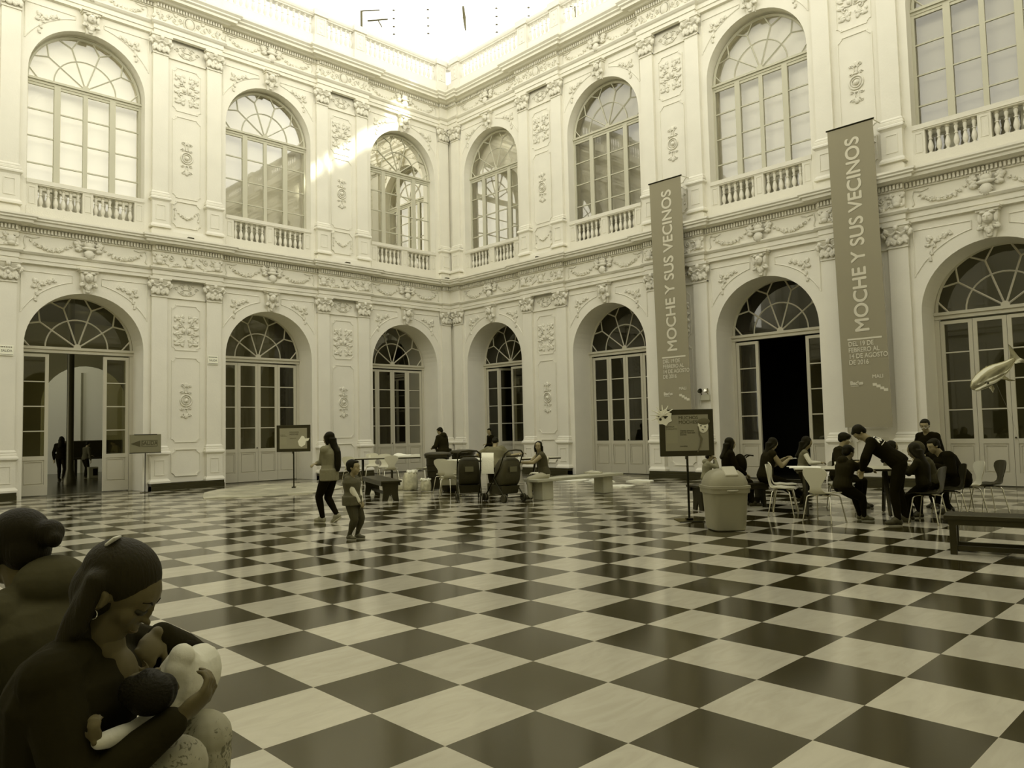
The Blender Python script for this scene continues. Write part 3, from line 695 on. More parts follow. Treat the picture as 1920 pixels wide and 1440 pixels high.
chair(-5.6, -9.9, 130, 'w', 'pale shell chair between the right pushchair and the seated young woman', GL)
chair(-6.72, -16.55, -72, 'w', 'pale shell chair in side view left of the craft table', GR)
chair(-6.05, -16.25, -60, 'w', 'pale shell chair just behind the side-view one left of the craft table', GR)
chair(-7.28, -17.48, -8, 'w', 'pale shell chair seen from behind in front of the craft table', GR)
chair(-5.35, -16.95, -152, 'w', 'pale shell chair whose rounded back peeks over the far side of the craft table', GR)
chair(-6.55, -18.7, 90, 'b', 'dark shell chair under the girl with her back turned', GR)
chair(-5.75, -18.75, 120, 'b', 'dark shell chair under the hooded child', GR)
chair(-4.85, -18.75, 128, 'w', 'pale shell chair in side view at the right end of the group', GR)
chair(-4.45, -18.95, 128, 'b', 'empty black shell chair standing furthest right by the wall', GR)

# ---- trestle tables
def table(x, y, deg, L, Wd, label, legs=(-.32, .32)):
    r = empty('trestle_table', (x, y, 0), radians(deg)); tag(r, label, 'table')
    t = MB(); t.cbox((-L / 2, -Wd / 2, .745), (L / 2, Wd / 2, .757), .003); t.build('table_top', mat('table_laminate', (.50, .48, .34), .35), r)
    e = MB(); e.cbox((-L / 2 + .01, -Wd / 2 + .01, .715), (L / 2 - .01, Wd / 2 - .01, .745), .004); e.build('table_edge', BLKP, r)
    for q in legs:
        for s in (-1, 1):
            l = MB(); l.tube([(q * L, s * .03, .715), (q * L, s * Wd * .42, 0.01)], [.035, .028], 4); l.build('leg', BLK, r)
        c = MB(); c.box((q * L - .015, -Wd * .25, .3), (q * L + .015, Wd * .25, .34)); c.build('crossbar', BLK, r)
    return r
table(-5.75, -3.75, -35, 2.1, .75, 'dark-edged trestle table with white paper on it in the left background', (-.3, .1))
table(-5.3, -8.3, -22, 3.0, .8, 'long paper-covered table behind the two pushchairs')
table(-5.95, -17.35, -62, 1.75, .85, 'craft table the group on the right leans over', (-.4, .3))

# ---- benches
def plank_bench(x, y, deg, L, Wd, label):
    r = empty('wooden_bench', (x, y, 0), radians(deg)); tag(r, label, 'bench')
    t = MB(); t.cbox((-L / 2, -Wd / 2, .405), (L / 2, Wd / 2, .445), .006); t.build('seat', BLK, r)
    a = MB()
    for s in (-1, 1): a.cbox((-L / 2 + .06, s * (Wd / 2 - .03) - .012, .33), (L / 2 - .06, s * (Wd / 2 - .03) + .012, .405), .004)
    a.build('apron', BLK, r)
    for s in (-1, 1):
        l = MB(); w = Wd / 2 - .045
        l.poly([(-w, 0), (-w * .35, 0), (-w * .12, .13), (w * .12, .13), (w * .35, 0), (w, 0), (w * .88, .2), (w, .405), (-w, .405), (-w * .88, .2)], .035, Matrix.Translation((s * (L / 2 - .12) + .0175, 0, 0)) @ Matrix.Rotation(pi / 2, 4, 'Z'))
        l.build('leg', BLK, r)
    b = MB(); b.cbox((-L / 2 + .1, -.012, .1), (L / 2 - .1, .012, .17), .003); b.build('stretcher', BLK, r)
    return r
plank_bench(-8.62, -7.75, 68, 2.15, .46, 'dark wooden plank bench right behind the little boy')
plank_bench(-6.3, -15.33, -25, 1.55, .4, 'dark wooden bench behind the swing-top bin, with people sitting on it')
def frame_bench(x, y, deg, L, Wd, label):
    r = empty('wooden_bench', (x, y, 0), radians(deg)); tag(r, label, 'bench')
    t = MB(); t.cbox((0, -Wd, .39), (L, 0, .44), .006); t.build('seat', BLK, r)
    a = MB(); a.box((.04, -Wd + .02, .33), (L - .04, -.02, .39)); a.build('apron', BLK, r)
    for px_ in (.05, L - .12):
        for py_ in (-Wd + .02, -.09):
            l = MB(); l.cbox((px_, py_, 0), (px_ + .07, py_ + .07, .39), .004); l.build('leg', BLK, r)
    for py_ in (-Wd + .04, -.07):
        b = MB(); b.box((.12, py_, .05), (L - .12, py_ + .04, .1)); b.build('stretcher', BLK, r)
    return r
frame_bench(-8.83, -19.62, -78, 2.2, .42, 'low black bench with a bottom rail at the right edge, nearest the camera')
r = empty('marble_bench', (-5.9, -11.3, 0), radians(-3)); tag(r, 'pale marble slab bench the young woman in jeans sits on', 'bench')
t = MB(); t.cbox((-1.35, -.24, .385), (1.35, .22, .445), .008); t.build('seat_slab', STONE, r)
for xx in (-.98, .92):
    l = MB(); l.cbox((xx - .16, -.15, 0), (xx + .16, .15, .385), .01); l.build('leg', STONE, r)

# ---- black wheeled rubbish bins and the pale one behind
def wheelie(x, y, deg, s, label, m, m2, hh=1.0):
    r = empty('rubbish_bin', (x, y, 0), radians(deg)); tag(r, label, 'bin')
    b = MB(); rows = [(.23, 0), (.25, .02), (.27, .4), (.29, .78 * hh), (.30, .8 * hh), (.33, .81 * hh), (.33, .86 * hh)]
    b.lathe(rows, 24, sq=4.5)
    for z in (.3, .45, .6): b.lathe([(.262 + z * .03, z * hh), (.278 + z * .03, (z + .01) * hh), (.278 + z * .03, (z + .03) * hh), (.262 + z * .03, (z + .04) * hh)], 24, sq=4.5)
    b.build('bin_body', m, r, smooth=40)
    l = MB(); l.lathe([(.335, .86 * hh), (.345, .875 * hh), (.34, .905 * hh), (.3, .93 * hh), (.15, .95 * hh), (.02, .955 * hh)], 24, sq=4.5); l.build('lid', m2, r, smooth=40)
    for sy in (-1, 1):
        w = MB(); w.lathe([(.02, -.02), (.08, -.02), (.085, 0), (.08, .02), (.02, .02)], 16, M=Matrix.Translation((-.27, sy * .2, .085)) @ Matrix.Rotation(pi / 2, 4, 'X')); w.build('wheel', BLKP, r, smooth=True)
    h = MB(); h.tube([(-.31, -.2, .84 * hh), (-.37, -.2, .87 * hh), (-.37, .2, .87 * hh), (-.31, .2, .84 * hh)], .014, 8); h.build('handle', BLKP, r, smooth=True)
    return r
wheelie(-6.15, -6.75, 135, 1, 'black wheeled rubbish bin beside the white bags, man in a coat behind it', BLKP, BLKP)
wheelie(-4.9, -6.3, 40, 1, 'black wheeled rubbish bin standing behind and right of the man in the coat', BLKP, BLKP, 1.02)
b = empty('pale_container', (-6.5, -7.75, 0), radians(46)); tag(b, 'pale upright tub with a dark base under the left end of the middle table', 'container')
q = MB(); q.lathe([(.27, .16), (.29, .2), (.3, .66), (.29, .68)], 24, sq=5); 
for z in (.3, .42, .54): q.lathe([(.296, z), (.308, z + .008), (.308, z + .02), (.296, z + .028)], 24, sq=5)
q.build('tub', mat('cream_plastic', (.52, .5, .35), .5), b, smooth=40)
q = MB(); q.lathe([(.2, 0), (.25, .04), (.275, .16)], 24, sq=5); q.build('base', BLKP, b, smooth=40)

# ---- swing-top bin
r = empty('swing_top_bin', (-8.82, -16.72, 0), radians(-128)); tag(r, 'large grey plastic swing-top bin beside the poster stand', 'bin')
b = MB(); b.lathe([(.215, 0), (.235, .015), (.245, .1), (.272, .5), (.283, .545)], 40, sq=5); b.build('bin_body', BIN_G, r, smooth=40)
b = MB(); b.lathe([(.283, .53), (.30, .535), (.305, .6), (.312, .605), (.312, .635), (.295, .64)], 40, sq=5); b.lathe([(.315, .60), (.315, .615)], 40, sq=5)
hd = [(.295, .635), (.29, .68), (.27, .74), (.235, .80), (.18, .845), (.1, .87), (.02, .875)]
b.lathe(hd, 40, sq=3.6); b.build('hood', BIN_G, r, smooth=40)
f = MB(); f.cbox((-.105, -.1, -.03), (.105, .1, .012), .012, Matrix.Translation((.172, .02, .842)) @ Matrix.Rotation(radians(36), 4, 'Y'))
f.build('swing_flap', BIN_L, r)
g = MB(); g.tube([(.28, -.09, .575), (.318, -.06, .575), (.318, .06, .575), (.28, .09, .575)], .012, 8); g.build('handle', BIN_L, r, smooth=True)

# ---- rubbish bags
def bag(x, y, sx, sy, h, label, m, tuft=True):
    random.seed(int(abs(x * 1000))); r = empty('rubbish_bag', (x, y, 0)); tag(r, label, 'bag', 'rubbish bags by the black bin')
    b = MB(); rows = []; n = 22
    for i, (k, z) in enumerate(((.55, 0), (.92, .02), (1.0, .12), (1.02, .35), (.98, .6), (.9, .8), (.8, .9), (.72, .95))):
        rows.append([(sx * k * cos(2 * pi * j / n) * (1 + random.uniform(-.06, .06)), sy * k * sin(2 * pi * j / n) * (1 + random.uniform(-.06, .06)), z * h) for j in range(n)])
    b.loft(rows); b.build('bag_body', m, r, smooth=60)
    if tuft:
        t = MB()
        for i in range(16):
            a = random.uniform(0, 2 * pi); q = random.uniform(.2, .9); t.ell((sx * q * cos(a), sy * q * sin(a), h * (.93 + random.uniform(0, .09))), (random.uniform(.04, .09) * sx * 4, random.uniform(.03, .07) * sy * 4, .05), 7, 5, rot=Euler((random.random(), random.random(), random.random())).to_quaternion())
        t.build('crumpled_top', mat('white_plastic_film', (.8, .79, .62), .35), r, smooth=60)
BAGM = mat('translucent_bag', (.46, .44, .29), .35, var=.3, vscale=9, bump=.6, bscale=12)
bag(-6.95, -6.62, .2, .19, .47, 'big pale rubbish bag overflowing with white scraps', BAGM)
bag(-6.85, -7.14, .14, .13, .28, 'small pale rubbish bag at the foot of the black bin', BAGM)
bag(-6.85, -6.1, .26, .2, .26, 'low white plastic sack slumped left of the big bag', mat('white_sack', (.72, .70, .52), .4, bump=.5, bscale=14), False)

# ---- pushchairs
def pushchair(x, y, deg, label, mcol, canopy=0.0):
    r = empty('pushchair', (x, y, 0), radians(deg)); tag(r, label, 'pushchair')
    fab = mcol
    s = MB(); rows = []
    for xx, z0, z1, w in ((-.30, .52, .84, .17), (-.27, .40, .90, .215), (-.2, .33, .93, .23), (-.08, .31, .92, .235), (.05, .33, .80, .23), (.1, .36, .62, .21)):
        rows.append([(xx, -w, z0 + .04), (xx, -w * .8, z0), (xx, w * .8, z0), (xx, w, z0 + .04), (xx - .04, w, (z0 + z1) / 2), (xx - .03, w * .9, z1 - .06), (xx, w * .5, z1), (xx, -w * .5, z1), (xx - .03, -w * .9, z1 - .06), (xx - .04, -w, (z0 + z1) / 2)])
    s.loft(rows); s.build('seat_shell', fab, r, smooth=60)
    c = MB(); c.box((-.02, -.2, .30), (.32, .2, .37)); c.loft([[(.3, -.18, .2), (.36, -.18, .2), (.36, .18, .2), (.3, .18, .2)], [(.3, -.19, .36), (.35, -.19, .36), (.35, .19, .36), (.3, .19, .36)]]); c.build('footrest', fab, r)
    b = MB(); b.loft([[(-.2, -.2, .16), (.24, -.2, .16), (.24, .2, .16), (-.2, .2, .16)], [(-.26, -.22, .33), (.28, -.22, .33), (.28, .22, .33), (-.26, .22, .33)]]); b.build('storage_basket', fab, r)
    p = MB(); p.cbox((-.355, -.09, .62), (-.335, .09, .73), .004); p.build('rear_pocket', mat('pocket_grey', (.10, .095, .05), .6), r)
    for sy in (-1, 1):
        f = MB(); f.tube([(-.34, sy * .24, .96), (-.2, sy * .25, .7), (.1, sy * .25, .38), (.32, sy * .25, .12)], .013, 8); f.tube([(-.34, sy * .25, .12), (-.1, sy * .25, .35), (.02, sy * .25, .5)], .013, 8); f.build('side_frame', DARKM, r, smooth=True)
        for fx in (-.34, .34):
            w = MB()
            for d in (-.022, .022):
                w.lathe([(.05, -.012), (.078, -.012), (.085, 0), (.078, .012), (.05, .012)], 18, M=Matrix.Translation((fx, sy * .25 + d, .085)) @ Matrix.Rotation(pi / 2, 4, 'X')); w.lathe([(.02, -.014), (.02, .014)], 8, M=Matrix.Translation((fx, sy * .25 + d, .085)) @ Matrix.Rotation(pi / 2, 4, 'X'))
                for k in range(5): a = k * 2 * pi / 5; w.tube([(fx, sy * .25 + d, .085), (fx + .055 * cos(a), sy * .25 + d, .085 + .055 * sin(a))], .008, 5)
            w.build('wheel', mat('wheel_rubber', (.035, .032, .018), .5), r, smooth=40)
    a = MB(); a.tube([(-.34, -.25, .1), (-.34, .25, .1)], .01, 6); a.tube([(.34, -.25, .1), (.34, .25, .1)], .01, 6); a.build('axle', DARKM, r)
    h = MB(); h.tube([(-.34, -.24, .93), (-.37, -.235, 1.0), (-.4, -.16, 1.06), (-.41, 0, 1.075), (-.4, .16, 1.06), (-.37, .235, 1.0), (-.34, .24, .93)], .018, 8); h.build('push_handle', BLKP, r, smooth=True)
    k = MB(); k.loft([[(-.36, -.2, .93), (-.3, -.2, .93), (-.3, .2, .93), (-.36, .2, .93)], [(-.38, -.18, .96), (-.3, -.18, .96), (-.3, .18, .96), (-.38, .18, .96)]]); k.build('parent_tray', BLKP, r)
    return r
pushchair(-7.85, -9.95, 52, 'black pushchair seen from behind, left one of the pair', mat('black_nylon', (.012, .011, .005), .55, bump=.2))
pushchair(-7.6, -10.8, 82, 'dark pushchair seen from the side, nearest the seated young woman', mat('dark_nylon', (.035, .032, .015), .5, bump=.2))
t = MB(); rows = []
for x_, z_ in ((-.2, .66), (-.19, .98), (-.12, 1.08), (.02, 1.09), (.12, 1.05), (.15, .98), (.16, .92)):
    rows.append([(x_ - .012, -.13, z_), (x_ - .012, .13, z_ + .01), (x_ + .012, .13, z_ + .02), (x_ + .012, -.13, z_ + .012)])
t.loft(rows); o = t.build('white_cloth', mat('white_towel', (.8, .78, .58), .8, bump=.3), smooth=60); o.location = (-7.55, -10.25, -.1); o.rotation_euler = (0, 0, radians(46)); tag(o, 'white towel draped over the handle between the two pushchairs', 'towel')

# ---- framed poster stands
def poster_stand(x, y, deg, w, h, zc, label, texts, art):
    r = empty('poster_stand', (x, y, 0), radians(deg)); tag(r, label, 'poster stand')
    p = MB(); p.tube([(0, 0, .03), (0, 0, zc - h / 2)], .018, 10); p.build('pole', DARKM, r, smooth=True)
    b = MB(); b.cbox((-.2, -.2, 0), (.2, .2, .018), .004); b.cbox((-.05, -.05, .018), (.05, .05, .05), .004); b.build('base_plate', DARKM, r)
    bd = MB(); bd.cbox((-w / 2, -.03, zc - h / 2), (w / 2, .02, zc + h / 2), .004); f = bd.build('frame', BLK, r)
    s = MB(); s.box((-w / 2 + .085, -.036, zc - h / 2 + .085), (w / 2 - .085, -.028, zc + h / 2 - .085)); s.build('poster', BOARDM, r)
    k = MB(); k.cbox((-.035, -.03, zc - h / 2 - .05), (-.005, .0, zc - h / 2 - .0), .003); k.build('clamp_knob', BLKP, r)
    INK = mat('poster_ink', (.035, .032, .014), .6)
    for (body, size, tx, tz, al) in texts: text_mesh(body, size, INK, parent=r, M=TM((tx, -.0375, zc + tz), (1, 0, 0), (0, 0, 1)), align=al, depth=.002)
    l = MB(); l.box((-w / 2 + .1, -.0372, zc - .16), (-w / 2 + .28, -.036, zc + .12)); l.build('side_panel', mat('poster_light', (.27, .255, .16), .4), r)
    art(r, zc)
    return r
ARTW = mat('cutout_white', (.75, .73, .55), .6); ARTG = mat('cutout_grey', (.12, .11, .06), .6)
def art_right(r, zc):
    # paper cut-out with spiky top on the corner, generic painted face with a cap on the right
    a = MB(); pts = [(.11 * (1 + .25 * (k % 2)) * cos(2 * pi * k / 14), .11 * (1 + .25 * (k % 2)) * sin(2 * pi * k / 14)) for k in range(14)]
    a.poly(pts, .006, Matrix.Translation((-.36, -.046, zc + .25)))
    for k, aa in enumerate((.6, 1.1, 1.6, 2.1, 2.6, 3.1, 3.6)): a.tube([(-.38, -.043, zc + .28), (-.38 + .2 * cos(aa), -.045, zc + .28 + .17 * sin(aa))], [.016, .005], 5)
    a.build('paper_cutout', ARTW, r)
    d = MB()
    for dx, dz in ((-.06, .0), (.02, .03)): d.ell((-.36 + dx, -.05, zc + .22 + dz), (.022, .004, .022), 10, 6)
    d.box((-.46, -.052, zc + .255), (-.30, -.047, zc + .27), Matrix.Identity(4)); d.build('cutout_marks', BLKP, r)
    h = MB(); h.ell((.26, -.042, zc + .10), (.085, .006, .11), 16, 8); h.build('painted_face', ARTW, r, smooth=True)
    h = MB(); h.ell((.27, -.048, zc + .175), (.1, .007, .055), 16, 8); h.tube([(.18, -.045, zc + .1), (.2, -.045, zc - .03), (.23, -.045, zc - .1), (.2, -.045, zc - .22), (.16, -.045, zc - .31)], [.006, .012, .018, .012, .008], 6); h.build('painted_hat', ARTG, r, smooth=True)
    e = MB()
    for dx, dz in ((-.035, .015), (.03, -.005)): e.ell((.26 + dx, -.05, zc + .09 + dz), (.013, .004, .011), 8, 5)
    e.tube([(.235, -.049, zc + .05), (.27, -.05, zc + .035)], .006, 5); e.build('painted_features', BLKP, r)
def art_left(r, zc):
    a = MB(); a.poly([(-.09, -.12), (-.02, -.16), (.08, -.1), (.1, .0), (.17, .01), (.2, .08), (.08, .07), (.05, .13), (-.01, .15), (-.06, .08), (-.12, .0)], .006, Matrix.Translation((.25, -.046, zc - .08))); a.build('paper_cutout', ARTW, r)
poster_stand(-8.28, -15.76, -42, .86, .74, 1.39, 'black framed poster stand with a cut-out face on it, beside the swing-top bin',
             [('MUCHOS\nMOCHES', .075, -.13, .2, 'LEFT'), ('SEMANA\nCHICLAYO', .036, -.335, .08, 'LEFT'), ('Charlas animadas\npara ver hasta que\nmoches.', .032, -.11, .0, 'LEFT'), ('www.mali.pe', .024, -.12, -.21, 'LEFT')], art_right)
poster_stand(-8.3, -3.07, -44, .93, .74, 1.38, 'black framed poster stand before the left doors, beside the walking woman',
             [('MUCHOS\nMOCHES', .06, -.1, .14, 'LEFT'), ('SEMANA\nCHICLAYO', .036, -.36, .08, 'LEFT'), ('Charlas animadas', .026, -.1, .0, 'LEFT')], art_left)

# ---- SALIDA arrow stand
r = empty('exit_sign_stand', (-11.4, -.62, 0), radians(2)); tag(r, 'grey exit sign board on a thin pole with an arrow pointing to the open doors', 'sign')
p = MB(); p.tube([(0, 0, .012), (0, 0, 1.08)], .011, 8); p.build('pole', DARKM, r)
p = MB(); p.lathe([(.13, 0), (.13, .008), (.02, .014)], 20); p.build('base_plate', DARKM, r)
p = MB(); p.cbox((-.41, -.03, 1.08), (.41, .0, 1.58), .004); p.build('sign_board', mat('sign_grey', (.19, .18, .11), .45), r)
p = MB(); p.box((-.41, -.034, 1.07), (.41, .004, 1.09)); p.box((-.3, -.034, 1.565), (.3, .004, 1.585)); p.build('rail', DARKM, r)
SIGNINK = mat('sign_ink', (.06, .055, .028), .5)
p = MB(); rect_frame(p, -.11, .31, 1.25, 1.42, .012, -.034, -.03); p.loft([[(-.38, -.034, 1.325), (-.38, -.03, 1.325), (-.38, -.03, 1.335), (-.38, -.034, 1.335)], [(-.14, -.034, 1.24), (-.14, -.03, 1.24), (-.14, -.03, 1.42), (-.14, -.034, 1.42)]]); p.build('arrow_and_border', SIGNINK, r)
text_mesh('SALIDA', .15, SIGNINK, parent=r, M=TM((.10, -.0325, 1.335), (1, 0, 0), (0, 0, 1)), depth=.002, bold=.003, sx=.86)
# small SALIDA plates on the left wall
for s, lab in ((9.33, 'on the pilaster left of the second doors'), (14.55, 'at the far left edge of the photo')):
    r = empty('exit_plate', WA(s, .11, 3.75)); tag(r, 'small pale exit plate with dark lettering %s' % lab, 'sign', 'exit plates on the left wall')
    p = MB(); p.cbox((-.15, -.02, -.13), (.15, 0, .13), .003); p.build('plate', WHITEP, r)
    p = MB()
    for k in range(7): p.box((-.13 + k * .037, -.023, .075), (-.13 + k * .037 + .022, -.02, .1))
    p.box((-.14, -.022, -.105), (.14, -.02, -.095)); p.build('printed_stripe', SIGNINK, r)
    text_mesh('SALIDA', .085, SIGNINK, parent=r, M=TM((0, -.022, -.01), (1, 0, 0), (0, 0, 1)), depth=.002, sx=.85)

# ---- banners
def banner(s0, w, label):
    r = empty('hanging_banner', WB(s0, .57, 1.37)); tag(r, label, 'banner')
    X, Y = Vector((0, -1, 0)), Vector((0, 0, 1))
    def P(u, z, n=0.0): return Vector((-n, -u - .1 * (8.5 - z) / 7, z - 1.37))
    c = MB(); nz, nu = 40, 14; rows = []
    for i in range(nz + 1):
        z = 1.37 + (8.5 - 1.37) * i / nz
        k = (8.5 - z) / 7.13
        f = [P(w * j / nu, z, .012 * sin(5 * j / nu + z * .8) * k + .02 * sin(z * 1.3) * k * .5) for j in range(nu + 1)]
        rows.append([tuple(p) for p in f] + [tuple(p + Vector((.004, 0, 0))) for p in f[::-1]])
    c.loft(rows); c.build('banner_cloth', BANNERM, r, smooth=True)
    LET = mat('banner_letters', (.60, .57, .44), .6)
    def wave(u, z):
        k = (8.5 - z) / 7.13; return .012 * sin(5 * u / w + z * .8) * k + .02 * sin(z * 1.3) * k * .5
    def thicken(t, d):      # heavier strokes: the glyph outlines repeated a little apart, in thin layers
        me = t.data; v0 = [v.co.copy() for v in me.vertices]; f0 = [tuple(p.vertices) for p in me.polygons]; n = len(v0); V, F = [], []
        for i, (dx, dy) in enumerate(((0, 0), (d, 0), (-d, 0), (0, d), (0, -d))):
            V += [(c.x + dx, c.y + dy, .0012 * i) for c in v0]; F += [tuple(k + n * i for k in f) for f in f0]
        m2 = bpy.data.meshes.new('lettering'); m2.from_pydata(V, [], F); m2.materials.append(LET); t.data = m2
    def conform(t, cuts):
        me = t.data; import bmesh
        b_ = bmesh.new(); b_.from_mesh(me); bmesh.ops.triangulate(b_, faces=b_.faces)
        if cuts: bmesh.ops.subdivide_edges(b_, edges=b_.edges, cuts=cuts, use_grid_fill=True)
        b_.to_mesh(me); b_.free()
        for v in me.vertices:
            p = t.matrix_basis @ v.co; z = p.z + 1.37; u = -p.y - .1 * (8.5 - z) / 7; v.co = (-wave(u, z) - .005 + min(0, p.x + .028), p.y, p.z)
        t.matrix_basis = Matrix.Identity(4)
    def put(body, size, u, z, al='LEFT', rot=False, **k):
        o = P(u, z, .028)
        if rot: M = TM(o, P(u, z + 1) - P(u, z), P(u - 1, z) - P(u, z))
        else: M = TM(o, (0, -1, 0), (0, 0, 1))
        return text_mesh(body, size, LET, parent=r, M=M, align=al, depth=0, **k)
    t = put('MOCHE Y SUS VECINOS', .45, .545, 3.58, rot=True)
    t.data.update()
    xs = [v.co.x for v in t.data.vertices]; k = 4.62 / max(xs)
    for v in t.data.vertices: v.co.x *= k
    thicken(t, .011); conform(t, 1)
    def strip(mb, u0, u1, z0, z1, k=10): mb.loft([[tuple(P(u0 + (u1 - u0) * i / k, z, 0)) for i in range(k + 1)] for z in (z0, z1)], closed=False)
    b = MB(); strip(b, .17, .95, 3.41, 3.45); conform(b.build('line', LET, r, fix=False), 0)
    for q in (put('DEL 19 DE\nFEBRERO AL\n14 DE AGOSTO\nDE 2016', .152, .18, 3.10, sx=.84), put('MALI', .115, .68, 2.53), put("Bac'us", .115, .18, 2.40, bold=.003), put('FUNDACION', .03, .19, 2.33)): thicken(q, .003); conform(q, 0)
    m = MB()
    for u, z in ((.68, 2.38), (.76, 2.34), (.84, 2.29), (.92, 2.25)): strip(m, u, u + .095, z - .065, z, 3)
    conform(m.build('step_logo', LET, r, fix=False), 0)
    rod = MB(); rod.tube([tuple(P(-.03, 8.52)), tuple(P(w + .03, 8.52))], .02, 8); rod.build('top_rod', DARKM, r, smooth=True)
    br = MB()
    for u in (.12, w - .02): br.tube([tuple(P(u, 8.52)), tuple(P(u, 8.55, -.55))], .012, 6)
    br.build('support_arm', mat('pale_metal', (.5, .49, .36), .4), r)
    return r
banner(9.78, 1.06, 'tall grey hanging banner partly hidden below by the poster stand, the one nearer the corner')
banner(15.0, 1.06, 'tall grey hanging banner at the right, above the people at the craft table')

# ---- emergency light
r = empty('emergency_light', WB(11.0, .11, 2.28)); tag(r, 'twin-spot emergency light box on the pilaster beside the first banner', 'lamp')
X = Matrix(((0, -1, 0, 0), (-1, 0, 0, 0), (0, 0, 1, 0), (0, 0, 0, 1)))
p = MB(); p.cbox((-.02, 0, -.1), (.26, .08, .06), .01, X); p.build('battery_box', mat('offwhite_plastic', (.5, .49, .36), .4), r)
for x_, mm_ in ((.0, DARKM), (.2, CHROME)):
    p = MB(); p.lathe([(.02, -.05), (.05, -.03), (.07, .02), (.072, .03), (.06, .025), (.02, .0)], 18, M=X @ Matrix.Translation((x_, .1, .16)) @ Matrix.Rotation(radians(-60), 4, 'X')); p.tube([tuple(X @ Vector((x_ + .02, .05, .05))), tuple(X @ Vector((x_, .08, .13)))], .012, 6); p.build('spot_head', mm_, r, smooth=40)
p = MB(); p.tube([tuple(X @ Vector(v)) for v in ((-.02, .02, -.05), (-.09, .015, -.1), (-.1, .015, -.2), (-.05, .015, -.27), (-.02, .015, -.22), (-.02, .015, -.1))], .004, 5); p.build('cable', mat('pale_metal', (.5, .49, .36), .4), r)

# ---- foil shark balloon
r = empty('foil_balloon', (-7.07, -19.76, 2.10)); r.scale = (.6, .6, .6); tag(r, 'silver foil shark-shaped balloon floating at the right edge on a string', 'balloon')
FOIL = mat('silver_foil', (.42, .40, .27), .22, metal=.85, bump=.25, bscale=5); FOILL = mat('pale_foil', (.56, .54, .4), .35, metal=.5)
# axes: image right and up, body nose down-left
ri = Vector((.717, -.697, 0)); aw = Vector((.697, .717, 0))
def bp(u, v, w=0): return tuple(ri * u + Vector((0, 0, v)) + aw * w)
b = MB(); spine = [(-.49, -.34, .01), (-.47, -.31, .08), (-.4, -.23, .135), (-.28, -.13, .17), (-.12, -.03, .19), (.06, .05, .185), (.2, .12, .15), (.32, .2, .105), (.41, .27, .07), (.46, .31, .05), (.5, .33, .02)]
rows = []
for i, (u, v, rr) in enumerate(spine):
    a = spine[max(i - 1, 0)]; c = spine[min(i + 1, len(spine) - 1)]; tu, tv = c[0] - a[0], c[1] - a[1]; l = hypot(tu, tv); nu_, nv_ = -tv / l, tu / l
    rows.append([bp(u + nu_ * rr * cos(q), v + nv_ * rr * cos(q), rr * .75 * sin(q)) for q in [2 * pi * k / 20 for k in range(20)]])
b.loft(rows); b.build('body', FOIL, r, smooth='all')
def fin(pts, th, nm, m=FOIL):
    f = MB(); c = (sum(p[0] for p in pts) / len(pts), sum(p[1] for p in pts) / len(pts))
    n = len(pts); f.add([bp(p[0], p[1], 0) for p in pts] + [bp(c[0], c[1], th), bp(c[0], c[1], -th)], [(i, (i + 1) % n, n) for i in range(n)] + [((i + 1) % n, i, n + 1) for i in range(n)]); f.build(nm, m, r, smooth=True)
fin([(.36, .26), (.39, .42), (.36, .66), (.41, .62), (.52, .42), (.62, .34), (.8, .26), (.86, .2), (.78, .22), (.62, .24), (.5, .22)], .04, 'tail_fin')
fin([(-.22, -.0), (-.17, .17), (-.13, .19), (-.09, .12), (-.04, .06)], .025, 'dorsal_fin')
fin([(.22, -.03), (.36, -.13), (.5, -.16), (.34, -.17), (.18, -.12)], .03, 'pelvic_fin'); fin([(-.05, -.2), (.0, -.33), (-.04, -.42), (-.12, -.3), (-.14, -.22)], .02, 'side_fin')
l = MB(); rows = []
for (u, v, w_) in ((-.47, -.345, .02), (-.38, -.32, .06), (-.25, -.26, .085), (-.08, -.2, .08), (.1, -.1, .05), (.24, -.0, .02)):
    rows.append([bp(u + w_ * .6 * cos(q), v + w_ * cos(q) * 1.0, -.07 + w_ * .9 * sin(q)) for q in [2 * pi * k / 12 for k in range(12)]])
l.loft(rows); l.build('belly_panel', FOILL, r, smooth='all')
e = MB(); e.ell(bp(-.23, -.205, -.155), (.022, .022, .022), 10, 8); e.build('eye', BLKP, r, smooth='all')
e = MB(); e.tube([bp(-.42, -.36, -.09), bp(-.3, -.305, -.16), (bp(-.15, -.25, -.155)), bp(-.02, -.215, -.13)], .008, 5); e.build('mouth_line', BLKP, r)
st = MB(); st.tube([bp(.05, -.22), bp(.15, -.5), bp(.3, -.85), bp(.42, -1.25), bp(.5, -1.7)], .0022, 4); st.build('string', mat('string_pale', (.3, .29, .2), .6), r)

